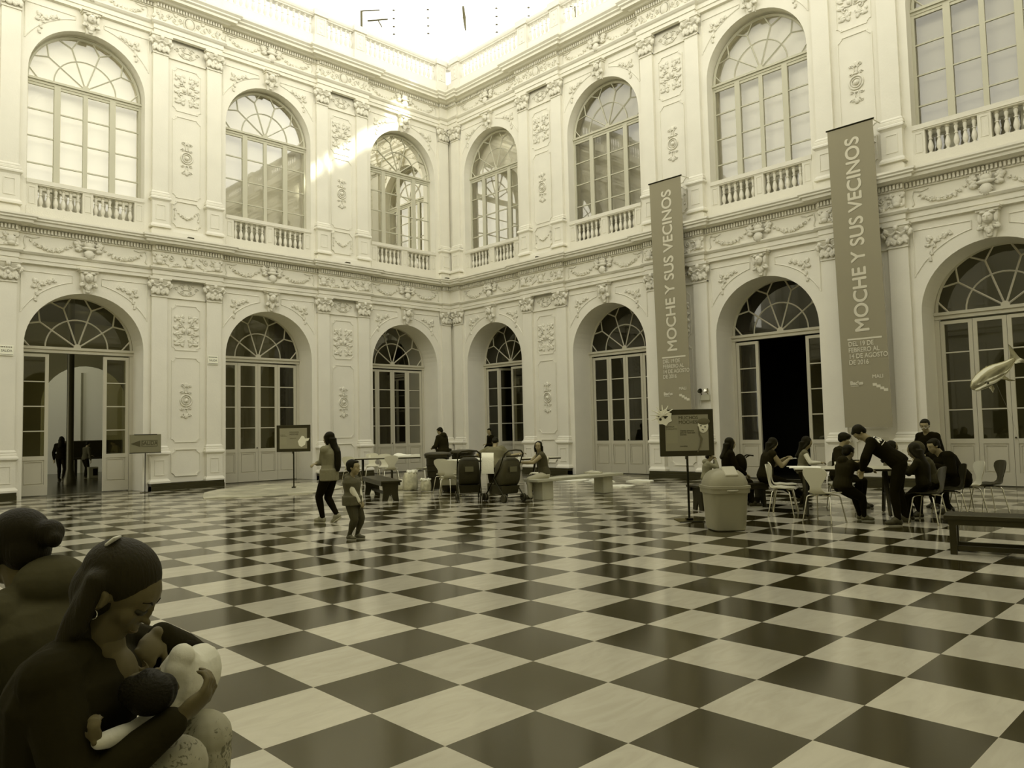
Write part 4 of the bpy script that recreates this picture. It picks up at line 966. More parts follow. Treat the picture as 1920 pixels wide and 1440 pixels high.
# ---- plastic sheet spread on the floor, scraps of paper
FILM = mat('plastic_sheet', (.50, .48, .34), .25, bump=.8, bscale=4, var=.25, vscale=1.6)
def crumple(name, x, y, pts, h, m, label, cat, group=None, seed=1, res=18, deg=0):
    random.seed(seed); from mathutils import noise
    xs = [p[0] for p in pts]; ys = [p[1] for p in pts]; cx, cy = sum(xs) / len(xs), sum(ys) / len(ys); b = MB(); rows = []
    n = len(pts) * 4
    ring = []
    for i in range(len(pts)):
        p, q = pts[i], pts[(i + 1) % len(pts)]
        for k in range(4): ring.append((p[0] + (q[0] - p[0]) * k / 4 + random.uniform(-.03, .03), p[1] + (q[1] - p[1]) * k / 4 + random.uniform(-.03, .03)))
    for k in range(res, 0, -1):
        t = k / res; rows.append([(cx + (a - cx) * t, cy + (c - cy) * t, .006 + h * max(0, noise.noise(Vector((a * t * 2.2 + seed, c * t * 2.2, t)))) + h * .25) for a, c in ring])
    low = [(a, c, .002) for a, c, z in rows[0]]
    b.loft([low] + rows); o = b.build(name, m, smooth=40); o.location = (x, y, 0); o.rotation_euler = (0, 0, radians(deg)); tag(o, label, cat, group); return o
crumple('plastic_sheet', -9.0, -2.6, [(-2.3, -1.7), (-1.2, -2.4), (.1, -2.6), (1.6, -1.6), (2.2, -.1), (2.0, 1.1), (.9, 1.6), (-.4, 1.3), (-1.5, .2)], .05, FILM, 'crinkled plastic sheet spread on the floor before the left doors', 'plastic sheet', seed=5, res=30)
for i, (x, y, s, lab) in enumerate(((-2.3, -8.0, .5, 'under the marble bench nearest its left leg'), (-1.9, -8.7, .35, 'under the middle of the marble bench'), (-2.3, -9.0, .4, 'just left of the right leg of the marble bench'), (-3.3, -10.5, .35, 'on the floor right of the marble bench'), (-1.6, -9.9, .35, 'behind the right end of the marble bench'), (-5.0, -3.3, .35, 'on the floor under the far left table'), (-5.8, -3.0, .3, 'on the floor left of the far left table legs'))):
    crumple('paper_scrap', x, y, [(-s, -s * .6), (0, -s), (s, -s * .5), (s * .8, s * .6), (-.1, s * .9), (-s * .9, s * .4)], .07, WHITEP, 'crumpled white paper scrap ' + lab, 'paper', 'paper scraps on the floor', seed=i + 11, res=8, deg=i * 40)
crumple('plastic_wrap', -2.6, -8.6, [(-.2, -.1), (0, -.2), (.2, -.1), (.15, .15), (-.1, .18)], .12, FILM, 'shiny crumpled wrapper lying on top of the marble bench', 'wrapper', seed=3, res=8)
bpy.data.objects['plastic_wrap'].location = (-5.15, -11.2, .446)
# paper and cups on the tables
def sheet(x, y, z, sx, sy, deg, label, seed=1, h=.02, group=None):
    o = crumple('paper_sheet', x, y, [(-sx, -sy), (0, -sy), (sx, -sy), (sx, sy), (0, sy), (-sx, sy)], h, WHITEP, label, 'paper', group, seed, 8, deg); o.location.z = z
sheet(-5.32, -4.25, .758, .36, .3, -35, 'white paper heaped on the right end of the far left table', 4, .16)
sheet(-5.9, -8.05, .758, .75, .3, -22, 'white paper spread over the left half of the middle table', 8, .03)
sheet(-6.3, -16.75, .758, .25, .25, -62, 'white paper on the left end of the craft table', 9, .02)
sheet(-5.95, -17.35, .758, .22, .22, -62, 'scattered paper bits in the middle of the craft table', 12, .05)
for x, y, lab in ((-6.1, -3.5, 'on the far left table, left of the white paper'), (-5.98, -17.15, 'on the craft table before the girl with glasses')):
    c = MB(); c.lathe([(.028, 0), (.036, .09), (.038, .09), (.034, .085), (.026, .006)], 14); o = c.build('paper_cup', WHITEP, smooth=40); o.location = (x, y, .757); tag(o, 'small white cup ' + lab, 'cup', 'white cups on tables')
# roof steelwork seen over the corner: tension wires with clamps, spreader and two brackets
RM = mat('roof_steel', (.06, .055, .03), .5); WIRE = mat('wire_steel', (.4, .39, .3), .5)
r = struct(empty('trim_1'))
def RP(t, z): return (-2.6 + 5.6 * t, 1.6 - 5.4 * t, z)     # line square to the view over the corner
for k, z in enumerate((17.75, 17.42, 17.1, 16.8)):
    w = MB(); w.tube([RP(-.02, z), RP(1.02, z)], .007, 5); w.build('tension_wire', WIRE, r)
    for q in (.13, .3, .64, .8): 
        c = MB(); c.ell(RP(q, z), (.05, .05, .02), 8, 5); c.build('wire_clamp', RM, r)
c = MB(); c.tube([RP(.475, 17.85), RP(.48, 17.4), RP(.485, 16.9)], [.04, .06, .025], 6); c.build('spreader_post', RM, r)
for t0, t1 in ((-.03, .06), (1.03, .96)):
    c = MB(); c.tube([RP(t0, 17.0), RP(t0, 17.75)], .05, 4); c.tube([RP(t0, 17.75), RP(t1, 17.77)], .025, 4); c.build('bracket', RM, r)
c = MB(); c.tube([RP(.0, 17.35), RP(.1, 17.4)], .03, 4); c.tube([RP(.05, 17.4), RP(.07, 17.1)], .02, 4); c.build('floodlight_bracket', RM, r)

# small floodlights standing on the ledge between the storeys
for W_, sv, lab in ((WA, 10.08, 'third pier of the left wall'), (WA, 4.8, 'pier nearest the corner on the left wall'), (WA, .45, 'very corner'), (WB, 5.0, 'pier nearest the corner on the right wall')):
    r = empty('ledge_floodlight', W_(sv, .33, 7.2)); tag(r, 'tiny black floodlight on the middle ledge, ' + lab, 'lamp', 'floodlights on the ledge')
    m = MB(); m.cbox((-.09, -.05, .03), (.09, .05, .09), .01); m.build('lamp_head', BLKP, r); m = MB(); m.box((-.02, -.02, 0), (.02, .02, .03)); m.build('foot', DARKM, r)
# ------------------------------------------------------------------ people
def ik(a, b, l1, l2, pole):
    a, b, pole = Vector(a), Vector(b), Vector(pole); d = b - a; L = d.length; mx = (l1 + l2) * .995
    if L > mx: b = a + d * (mx / L); d = b - a; L = mx
    L = max(L, abs(l1 - l2) + .01)
    x = (l1 * l1 - l2 * l2 + L * L) / (2 * L); h = sqrt(max(l1 * l1 - x * x, 0)); u = d.normalized(); p = pole - u * pole.dot(u)
    p = p.normalized() if p.length > 1e-5 else u.orthogonal().normalized()
    return a + u * x + p * h, b
def bake(mb, name, m, parent, vox, smooth=4, fac=.5):
    me = mb.build(name + '_tmp', m, mesh_only=True); t = bpy.data.objects.new('tmp', me); COL.objects.link(t)
    rm = t.modifiers.new('r', 'REMESH'); rm.mode = 'VOXEL'; rm.voxel_size = vox; rm.use_smooth_shade = True
    if smooth: sm = t.modifiers.new('s', 'SMOOTH'); sm.factor = fac; sm.iterations = smooth
    bpy.context.view_layer.update(); dg = bpy.context.evaluated_depsgraph_get()
    nm = bpy.data.meshes.new_from_object(t.evaluated_get(dg)); bpy.data.objects.remove(t); bpy.data.meshes.remove(me)
    nm.name = name; nm.materials.clear(); nm.materials.append(m); nm.polygons.foreach_set('use_smooth', [True] * len(nm.polygons))
    return inst(name, nm, parent)
def limb(mb, pts, rs, seg=12):
    P, Rr = [], []
    for i in range(len(pts) - 1):
        a, b = Vector(pts[i]), Vector(pts[i + 1])
        for k in range(4): t = k / 4; P.append(a.lerp(b, t)); Rr.append(rs[i] + (rs[i + 1] - rs[i]) * t)
    P.append(Vector(pts[-1])); Rr.append(rs[-1])
    mb.tube(P, Rr, seg)
    for p, r in zip(pts, rs): mb.ell(tuple(p), (r, r, r), 12, 8)
def ring(c, side, fwd, w, d, n=16): return [tuple(c + side * (w * cos(2 * pi * k / n)) + fwd * (d * sin(2 * pi * k / n))) for k in range(n)]
def quat_from(f, up):
    f = f.normalized(); s = up.cross(f).normalized(); u = f.cross(s); return Matrix((f, s, u)).transposed()     # cols: fwd, left, up
def torso_rows(J, k=1.0, add=0.0, lo=0.0, hi=1.0):
    H = J['H']; out = []
    for t, w, d in ((-.12, .072, .062), (0, .098, .072), (.15, .095, .07), (.38, .078, .06), (.6, .09, .066), (.8, .108, .066), (.92, .098, .056), (1.0, .05, .042)):
        if t < lo - .2 or t > hi: continue
        c = J['pel'].lerp(J['chest'], t) if t <= .9 else J['pel'].lerp(J['chest'], t)
        bend = J['back'] * sin(pi * min(max(t, 0), 1)) * J.get('curl', 0)
        s = J['side0'].lerp(J['side1'], min(max(t, 0), 1)).normalized(); up = (J['chest'] - J['pel']).normalized(); f = s.cross(up) * -1; f = up.cross(s) * -1
        g = J['girth']
        out.append(ring(c + bend, s, f, H * w * g * k + add, H * d * g * k + add))
    return out
def hand(mb, w, el, n, S, curl=.35, side=1):
    """palm and five fingers; w wrist, el elbow, n palm normal, side +1 left -1 right"""
    w, el = Vector(w), Vector(el); d = (w - el).normalized(); n = Vector(n); n = (n - d * n.dot(d)); n = n.normalized() if n.length > 1e-4 else d.orthogonal().normalized(); s = d.cross(n) * side
    L = S
    mb.ell(tuple(w + d * L * .26), (L * .30, L * .21, L * .10), 12, 8, rot=Matrix((d, s, n)).transposed().to_quaternion())
    for k, (o, ln) in enumerate(((.16, .40), (.055, .45), (-.05, .42), (-.15, .33))):
        b = w + d * L * .45 + s * L * o; a1 = curl * (.8 + .1 * k); p1 = b + (d * cos(a1) + n * sin(a1)) * L * ln * .5; a2 = a1 + curl * 1.3; p2 = p1 + (d * cos(a2) + n * sin(a2)) * L * ln * .35; a3 = a2 + curl; p3 = p2 + (d * cos(a3) + n * sin(a3)) * L * ln * .25
        limb(mb, [b, p1, p2, p3], [L * .052, L * .048, L * .043, L * .036], 8)
    t0 = w + d * L * .14 + s * L * .15; t1 = t0 + (d * .6 + s * .7 + n * .25).normalized() * L * .22; t2 = t1 + (d * .85 + s * .25 + n * .45).normalized() * L * .18
    limb(mb, [t0, t1, t2], [L * .07, L * .055, L * .042], 8)
def head_prims(mb, c, R, hh, face=True, jaw=1.0):
    """c head centre, R cols fwd,left,up, hh head height"""
    q = R.to_quaternion()
    def E(f, l, u, a, b, e, sg=12, rg=8): mb.ell(tuple(c + R @ Vector((f * hh, l * hh, u * hh))), (a * hh, b * hh, e * hh), sg, rg, rot=q)
    E(-.04, 0, .12, .40, .335, .36, 20, 14); E(.13, 0, -.12, .24, .25, .33, 16, 12); E(.2, 0, -.36, .12, .15, .12); E(.17, 0, .1, .22, .27, .26)
    E(.375, 0, -.03, .05, .032, .10); E(.43, 0, -.125, .05, .042, .035); E(.385, 0, -.125, .05, .062, .035); E(.36, 0, .06, .04, .03, .06)
    E(.35, 0, -.245, .045, .10, .028); E(.345, 0, -.30, .045, .085, .028); E(.33, .0, .135, .06, .2, .03)
    for s in (-1, 1): E(.22, s * .15, -.11, .11, .12, .14); E(-.02, s * .34, -.03, .055, .03, .10); E(.34, s * .12, .02, .035, .055, .03)
def eyes(c, R, hh, parent, glasses=False, bodyo=None, closed=False):
    from mathutils.bvhtree import BVHTree
    me = bodyo.data; bv = BVHTree.FromPolygons([v.co for v in me.vertices], [tuple(p.vertices) for p in me.polygons]); dr = R @ Vector((-1, 0, 0))
    def S(l, u, out=0.0):
        o = c + R @ Vector((.8 * hh, l * hh, u * hh)); h = bv.ray_cast(o, dr)
        p = h[0] if h[0] is not None else c + R @ Vector((.33 * hh, l * hh, u * hh)); return p - dr * (out * hh)
    m = MB(); b = MB(); lp = MB()
    for s in (-1, 1):
        if closed: m.tube([S(s * x, z, .0) for x, z in ((.06, .0), (.10, -.022), (.15, -.026), (.20, -.01))], [.004 * hh / .2, .008 * hh / .2, .008 * hh / .2, .004 * hh / .2], 6)
        else: m.ell(tuple(S(s * .13, .01, -.005)), (.014 * hh, .045 * hh, .02 * hh), 8, 6, rot=R.to_quaternion())
        b.tube([S(s * x, z, .0) for x, z in ((.05, .085), (.12, .12), (.2, .10))], [.012 * hh, .014 * hh, .006 * hh], 6)
    lp.tube([S(x, -.27 - .01 * (1 - abs(x) * 10), .0) for x in (-.085, -.04, 0, .04, .085)], [.006 * hh, .013 * hh, .014 * hh, .013 * hh, .006 * hh], 6)
    m.build('eyes', mat('eye_dark', (.01, .009, .005), .3), parent, smooth='all'); b.build('eyebrows', mat('eyebrow_hair', (.012, .010, .004), .6, spec=.1), parent, smooth='all'); lp.build('mouth', mat('lips', (.13, .095, .045), .5), parent, smooth='all')
    if glasses:
        g = MB()
        for s in (-1, 1):
            o = S(s * .14, .0, .05); ry = R @ Vector((0, 1, 0)); rz = R @ Vector((0, 0, 1))
            g.tube([tuple(o + ry * (.11 * hh * cos(a * pi / 8)) + rz * (.085 * hh * sin(a * pi / 8))) for a in range(17)], .0035, 5, caps=False)
            g.tube([tuple(o + ry * s * .11 * hh), tuple(c + R @ Vector((0, s * .36 * hh, .04 * hh)))], .003, 5)
        g.tube([tuple(S(.03, .0, .06)), tuple(S(-.03, .0, .06))], .003, 5)
        g.build('glasses', CHROME, parent)
def hair_mat(name, rgb):
    m = mat(name, rgb, .55, spec=.14); nt = m.node_tree; b = nt.nodes['Principled BSDF']
    tc = nt.nodes.new('ShaderNodeTexCoord'); mp = nt.nodes.new('ShaderNodeMapping'); mp.inputs['Scale'].default_value = (170, 170, 14); mp.inputs['Rotation'].default_value = (.15, .5, 0)
    n = nt.nodes.new('ShaderNodeTexNoise'); n.inputs['Scale'].default_value = 1; n.inputs['Detail'].default_value = 3; bp = nt.nodes.new('ShaderNodeBump'); bp.inputs['Strength'].default_value = .55; bp.inputs['Distance'].default_value = .006
    nt.links.new(tc.outputs['Object'], mp.inputs['Vector']); nt.links.new(mp.outputs[0], n.inputs['Vector']); nt.links.new(n.outputs['Fac'], bp.inputs['Height']); nt.links.new(bp.outputs['Normal'], b.inputs['Normal'])
    return m
SKIN = mat('skin', (.27, .225, .115), .5); SKIN_D = mat('skin_shaded_tone', (.20, .165, .08), .5)
HAIR = hair_mat('hair_black', (.007, .006, .002))
def hair_mesh(c, R, hh, style, J, parent, m, vox):
    mb = MB(); q = R.to_quaternion()
    def P(f, l, u): return c + R @ Vector((f * hh, l * hh, u * hh))
    def E(f, l, u, a, b, e): mb.ell(tuple(P(f, l, u)), (a * hh, b * hh, e * hh), 18, 12, rot=q)
    if style in ('short', 'boy'):
        E(-.10, 0, .18, .40, .36, .345); E(-.2, 0, -.02, .25, .325, .3); E(.16, 0, .36, .17, .24, .10)
        for s in (-1, 1): E(-.02, s * .3, .12, .16, .07, .18)
    elif style == 'fluffy':
        E(-.06, 0, .2, .46, .4, .36); E(-.2, 0, .0, .28, .36, .3); E(.24, 0, .32, .2, .3, .16)
        for s in (-1, 1): E(.02, s * .32, .1, .2, .08, .2)
    elif style in ('long', 'longstraight', 'pony', 'bun', 'mid'):
        E(-.10, 0, .17, .41, .365, .365); E(-.18, 0, -.05, .29, .35, .34)
        for s in (-1, 1): E(.06, s * .3, .06, .2, .09, .28)
        up = Vector((0, 0, 1)); back = R @ Vector((-1, 0, 0)); back.z = 0
        back = back.normalized() if back.length > .1 else (J['back'])
        if style in ('long', 'longstraight', 'mid'):
            ln = {'long': 2.0, 'longstraight': 2.6, 'mid': 1.35}[style] * hh; rows = []
            rl = R @ Vector((0, 1, 0))
            for t in (0, .12, .25, .4, .6, .85, 1.0):
                q_ = min(1, t * ln / (1.1 * hh)); p = P(-.22, 0, .0) + Vector((0, 0, -ln * t)) + back * hh * (.10 + .42 * q_ * q_); w = hh * (.40 - .06 * t - (.16 if t == 1 else 0)); d = hh * (.30 - .08 * t - (.1 if t == 1 else 0))
                rows.append(ring(p, rl, back, w, d, 18))
            mb.loft(rows)
            for s in (-1, 1): limb(mb, [P(.1, s * .3, .1), P(.06, s * .36, -.2), P(-.04, s * .36, -.55) + Vector((0, 0, 0))], [.1 * hh, .11 * hh, .08 * hh])
        if style == 'pony': limb(mb, [P(-.45, 0, .2), P(-.62, 0, 0), P(-.62, 0, -.4) , P(-.55, 0, -.8)], [.13 * hh, .14 * hh, .13 * hh, .05 * hh])
        if style == 'bun': mb.ell(tuple(P(-.56, 0, .1)), (.19 * hh, .2 * hh, .19 * hh), 14, 10); mb.ell(tuple(P(-.68, .08, .0)), (.1 * hh, .12 * hh, .12 * hh), 12, 8)
    return bake(mb, 'hair', m, parent, vox, 3)

def human(name, label, pos, deg, H=1.6, pel=(0, 0, .52), lean=0, tilt=0, twist=0, curl=0, head=(0, 0, 0), hl=None, hr=None, pl=(-.4, .6, -.6), pr=(-.4, -.6, -.6), fl=(.05, .09, 0), fr=(-.05, -.09, 0), kl=(1, .1, 0), kr=(1, -.1, 0),
          toe=(0, 0), toep=(0, 0), top=None, sleeve=1.0, bottom=None, boot=1.0, hair='short', hairm=None, skin=None, kid=False, glasses=False, hood=None, vox=.0125, shoe=None, curlh=.4, girth=1.0, face=True, flare=0.0, collar=False, cap=None, neckr=1.0, sleevem=None, hem=.0, category='person', pn=((0, 0, -1), (0, 0, -1)), ag=None, hoff=(0, 0), khead=.172, closed=False, hdir=(None, None)):
    """pel and hand / foot targets are in metres in the person's own frame (x forward, y left)"""
    skin = skin or SKIN; hairm = hairm or HAIR
    r = empty(name, (pos[0], pos[1], pos[2] if len(pos) > 2 else 0), radians(deg)); tag(r, label, category)
    J = {'H': H, 'girth': girth, 'curl': curl * H}
    hh = H * (khead if kid else .136); J['pel'] = Vector(pel)
    a = radians(lean); b = radians(tilt)
    up = Vector((sin(a), -sin(b), cos(a) * cos(b))).normalized(); TL = H * .285
    J['chest'] = J['pel'] + up * TL; J['side0'] = Vector((0, 1, 0)); tw = radians(twist); f0 = Vector((cos(tw), sin(tw), 0)); s1 = Vector((-sin(tw), cos(tw), 0)); s1 = (s1 - up * s1.dot(up)).normalized(); J['side1'] = s1
    fw = s1.cross(up); J['back'] = -fw
    if curl: J['back'] = -fw
    sw = H * .098 * (1 if not kid else .95); shz = -H * .018
    shL = J['chest'] + s1 * sw + up * shz; shR = J['chest'] - s1 * sw + up * shz
    # head direction
    pt, yw, rl = [radians(x) for x in head]
    base = quat_from(fw * .999 + Vector((0, 0, 0)), up)
    hp = a * .0
    Rz = Matrix.Rotation(tw + yw, 3, 'Z') @ Matrix.Rotation(pt, 3, 'Y') @ Matrix.Rotation(rl, 3, 'X')
    neck_dir = (up * .7 + Vector((0, 0, 1)) * .3 + (Rz @ Vector((1, 0, 0))) * .12).normalized() if lean < 60 else (up * .9 + Vector((0, 0, .2))).normalized()
    hc = J['chest'] + neck_dir * (H * .035 + hh * .50) + Rz @ Vector((hh * .06, 0, 0))
    ua, fa = H * .165, H * .150; HS = H * .105
    if hl is None: hl = tuple(shL + Vector((.02, .07, -(ua + fa) * .97)))
    if hr is None: hr = tuple(shR + Vector((.02, -.07, -(ua + fa) * .97)))
    eL, wL = ik(shL, hl, ua, fa, pl); eR, wR = ik(shR, hr, ua, fa, pr)
    hipL = J['pel'] + Vector((0, H * .052, -.01 * H)); hipR = J['pel'] - Vector((0, H * .052, .01 * H)); th, sn = H * .238, H * .232; an = H * .045
    aL = (fl[0], fl[1], fl[2] + an); aR = (fr[0], fr[1], fr[2] + an)
    kL, aL = ik(hipL, aL, th, sn, kl); kR, aR = ik(hipR, aR, th, sn, kr)
    hc = hc + Vector((hoff[0], 0, hoff[1]))
    J.update(shL=shL, shR=shR, eL=eL, eR=eR, wL=wL, wR=wR, hipL=hipL, hipR=hipR, kL=kL, kR=kR, aL=aL, aR=aR, hc=hc, Rz=Rz, hh=hh)
    g = girth; h = H
    ga = girth if ag is None else ag
    # skin body: whole figure, slightly thinner than the clothes
    b_ = MB(); b_.loft(torso_rows(J, .93)); limb(b_, [J['chest'] - up * h * .01, hc - neck_dir * hh * .2], [h * .036 * neckr, h * .033 * neckr])
    head_prims(b_, hc, Rz, hh)
    for sh, e, w, sd in ((shL, eL, wL, 1), (shR, eR, wR, -1)):
        limb(b_, [sh, sh.lerp(e, .5), e, e.lerp(w, .35), w], [h * .033 * ga, h * .028 * ga, h * .024 * ga, h * .024 * ga, h * .0155 * ga]); hdv = hdir[0] if sd == 1 else hdir[1]; hand(b_, w, e if hdv is None else w - Vector(hdv), pn[0] if sd == 1 else pn[1], HS, curlh, sd)
    for hp_, k, an_ in ((hipL, kL, aL), (hipR, kR, aR)):
        limb(b_, [hp_, hp_.lerp(k, .5), k, k.lerp(an_, .3), an_], [h * .052 * g, h * .044 * g, h * .031 * g, h * .032 * g, h * .019])
    bo = bake(b_, 'body', skin, r, vox * .85, 3)
    if face: eyes(hc, Rz, hh, r, glasses, bo, closed)
    if hair: hair_mesh(hc, Rz, hh, hair, J, r, hairm, vox)
    if top:
        t = MB(); ad = .008; t.loft(torso_rows(J, 1.06, ad)); 
        if hem: t.loft([ring(J['pel'] + up * q * h, J['side0'], J['side0'].cross(Vector((0, 0, 1))), h * (.104 + hem) * g, h * (.08 + hem) * g) for q in (-.06, .0, .06)])
        for sh, e, w in ((shL, eL, wL), (shR, eR, wR)):
            t.ell(tuple(sh - s1 * (0)), (h * .044 * ga, h * .046 * ga, h * .044 * ga), 12, 8)
            if sleeve > 0:
                pts = [sh, sh.lerp(e, .5), e, e.lerp(w, .4), e.lerp(w, .93)]; rs = [h * .041 * ga, h * .038 * ga, h * .034 * ga, h * .032 * ga, h * .024 * ga]
                if sleeve < 1: pts = [sh, sh.lerp(e, .5), sh.lerp(e, .75)]; rs = rs[:3]
                limb(t, pts, rs)
        for sd_, sh in ((1, shL), (-1, shR)): limb(t, [J['chest'] - up * h * .012, J['chest'].lerp(sh, .55) + up * h * .004, sh], [h * .04, h * .04, h * .04 * ga], 10)
        if collar: limb(t, [J['chest'] - up * .01, J['chest'] + neck_dir * h * .03], [h * .05, h * .047])
        if hood == 'down': t.ell(tuple(J['chest'] + J['back'] * h * .045 + up * h * .02), (h * .06, h * .07, h * .05), 14, 10)
        if hood == 'up': t.ell(tuple(hc + Rz @ Vector((-.08 * hh, 0, .08 * hh))), (hh * .52, hh * .47, hh * .54), 18, 12, rot=Rz.to_quaternion())
        bake(t, 'top', top, r, vox, 3)
    if sleevem:
        for sh, e, w in ((shL, eL, wL), (shR, eR, wR)):
            t = MB(); limb(t, [sh, sh.lerp(e, .5), e, e.lerp(w, .4), e.lerp(w, .93)], [h * .036 * g, h * .033 * g, h * .03 * g, h * .028 * g, h * .021 * g]); bake(t, 'sleeve', sleevem, r, vox, 2)
    if bottom:
        t = MB(); t.loft(torso_rows(J, 1.03, .003, hi=.2)[:3])
        for hp_, k, an_ in ((hipL, kL, aL), (hipR, kR, aR)):
            e_ = k.lerp(an_, .97 * boot); limb(t, [hp_, hp_.lerp(k, .5), k, k.lerp(an_, .3), k.lerp(an_, .7), e_], [h * .058 * g, h * .05 * g, h * .038 * g, h * .037 * g, h * (.03 + flare * .3), h * (.026 + flare)])
            t.ell(tuple(hp_), (h * .06 * g, h * .058 * g, h * .06 * g), 12, 8)
        bake(t, 'trousers', bottom, r, vox, 3)
    for an_, ty, tp, k in ((aL, toe[0], toep[0], kL), (aR, toe[1], toep[1], kR)):
        M = Matrix.Translation(an_) @ Matrix.Rotation(radians(ty), 4, 'Z') @ Matrix.Rotation(radians(tp), 4, 'Y') @ Matrix.Translation((0, 0, -an))
        s = MB(); L = h * .15; s.ell((L * .12, 0, L * .26), (L * .3, L * .2, L * .25), 12, 8); s.ell((L * .42, 0, L * .17), (L * .36, L * .2, L * .17), 12, 8); s.ell((-L * .08, 0, L * .2), (L * .17, L * .17, L * .2), 12, 8)
        s2 = MB(); s2.v = [tuple(M @ Vector((x, y, max(z, .012)))) for x, y, z in s.v]; s2.f = s.f
        o = bake(s2, 'shoe', shoe or BLKP, r, vox * .8, 2)
        q = MB(); rows = [[tuple(M @ Vector((L * (.27 + .49 * cos(2 * pi * j / 20)), L * (.165 + .02 * cos(2 * pi * j / 20)) * sin(2 * pi * j / 20), z))) for j in range(20)] for z in (.001, .016)]; q.loft(rows); q.build('sole', mat('shoe_sole', (.4, .385, .27), .6), o)
    return r, J
C_BLK = mat('black_cloth', (.007, .0055, .0012), .9, bump=.15, bscale=30, spec=.08); C_DRK = mat('dark_cloth', (.016, .0135, .004), .9, bump=.3, bscale=14, spec=.1)
C_GRY = mat('grey_cloth', (.15, .138, .072), .85, bump=.15, bscale=30); C_JKT = mat('grey_jacket', (.19, .178, .10), .8, bump=.35, bscale=18); C_WHT = mat('white_cloth', (.62, .60, .44), .8, bump=.2, bscale=30)
C_JEAN = mat('light_jeans', (.42, .40, .27), .8, bump=.2, bscale=40); C_VEST = mat('dark_grey_vest', (.072, .066, .034), .75, bump=.25, bscale=20); C_MID = mat('mid_cloth', (.055, .05, .024), .85, bump=.2, bscale=25)
SHG = mat('grey_shoe', (.22, .21, .13), .6); SHD = mat('dark_shoe', (.03, .027, .013), .5)
HB = hair_mat('dark_brown_hair', (.012, .010, .004))

human('person', 'woman with waist-long black hair walking in a grey jacket and black leggings', (-11.92, -11.06), 112, 1.6, (0, 0, .80), lean=-3, head=(4, 15, 0), hl=(.10, -.19, 1.04), hr=(.13, .17, 1.0), pl=(.5, 1, -.7), pr=(.5, -1, -.7), fl=(.10, .05, 0), fr=(-.14, -.03, .05), toep=(0, 35), top=C_JKT, bottom=C_BLK, shoe=SHG, hair='longstraight', hem=.006, collar=True, vox=.011, girth=1.06)
human('person', 'little boy standing in a puffy dark vest with pale sleeves, hands clasped in front', (-12.78, -13.14), -62, 1.10, (0, 0, .55), lean=-2, head=(3, 8, 0), hl=(.15, .025, .47), hr=(.15, -.03, .48), pl=(-.5, 1, -.3), pr=(-.5, -1, -.3), fl=(.03, .06, 0), fr=(-.03, -.06, 0), toe=(8, -8), top=C_VEST, sleeve=.75, sleevem=C_WHT, bottom=mat('dark_jeans', (.035, .032, .015), .8), shoe=mat('striped_trainers', (.09, .085, .05), .5), hair='boy', kid=True, hood='down', vox=.0095, girth=1.38, ag=1.2, hem=.012, khead=.205)
human('person', 'man in a long dark coat looking down behind the black bin', (-4.15, -4.55), 105, 1.68, (0, 0, .855), lean=10, head=(32, 20, 0), hl=(.32, .12, 1.0), hr=(.3, -.14, .98), fl=(.05, .08, 0), fr=(-.05, -.08, 0), top=C_DRK, bottom=C_BLK, hair='short', hem=.03, hood='down', vox=.014, girth=1.22)
human('person', 'man in a grey t-shirt hunched over the middle table, back turned, behind the pushchairs', (-6.25, -9.05), 42, 1.7, (0, 0, .60), lean=24, twist=-8, head=(55, 0, 0), hl=(.35, .2, .80), hr=(.25, -.62, .90), pl=(0, 1, -.2), pr=(0, -.3, -1), fl=(.38, .12, 0), fr=(.36, -.12, 0), top=C_GRY, sleeve=.75, bottom=C_DRK, hair='short', vox=.014, girth=1.3)
human('person', 'person in black standing in the half-open corner door of the right wall', (-.75, -3.0), 160, 1.62, (0, 0, .82), lean=8, head=(15, 30, 0), hl=(.25, .1, 1.0), hr=(.2, -.2, .85), fl=(.1, .08, 0), fr=(-.1, -.08, 0), top=C_BLK, bottom=C_BLK, hair='short', vox=.015)
human('person', 'young woman in a dark top and light jeans on the marble bench', (-6.82, -11.25), 148, 1.58, (0, 0, .53), lean=12, head=(0, 62, 0), hl=(.52, .10, .80), hr=(.50, -.06, .78), pl=(-.3, .6, -.8), pr=(-.3, -.6, -.8), fl=(.36, .10, 0), fr=(.08, -.06, .02), kl=(1, .1, .9), kr=(1, -.1, .9), toep=(0, 35), top=C_MID, sleeve=0, bottom=C_JEAN, shoe=SHD, hair='longstraight', vox=.010, flare=.012)
human('person', 'dark-haired woman in black sitting on the bench, turned right, behind the swing-top bin', (-6.15, -15.22), -44, 1.6, (0, 0, .54), lean=4, head=(3, 0, 0), hl=(.3, .1, .6), hr=(.3, -.1, .6), fl=(.42, .1, 0), fr=(.4, -.1, 0), top=C_BLK, bottom=C_BLK, hair='mid', vox=.0115, collar=True)
human('person', 'small child in a pale hooded jacket with hands at the mouth', (-6.72, -15.12), -50, .98, (0, 0, .55), lean=8, head=(18, 5, 0), hl=(.17, .03, .88), hr=(.17, -.03, .87), pl=(.2, .6, -1), pr=(.2, -.6, -1), fl=(.22, .07, .3), fr=(.12, -.08, .3), top=mat('pale_jacket', (.21, .20, .115), .8, bump=.4, bscale=20), bottom=C_DRK, hair='boy', kid=True, hood='down', vox=.0095, girth=1.2)
human('person', 'woman in a dark sleeveless top bowed over a paper on the bench, black backpack on', (-5.72, -15.72), -46, 1.6, (0, 0, .54), lean=14, head=(38, 0, 0), hl=(.40, .08, .86), hr=(.42, -.04, .84), pl=(-.3, .6, -.8), pr=(-.3, -.6, -.8), fl=(.72, .07, .03), fr=(.66, -.1, .12), kl=(1, .1, .6), kr=(1, -.1, .6), toep=(-25, -20), top=C_DRK, sleeve=0, bottom=C_BLK, shoe=SHD, hair='mid', vox=.0105, girth=1.12)
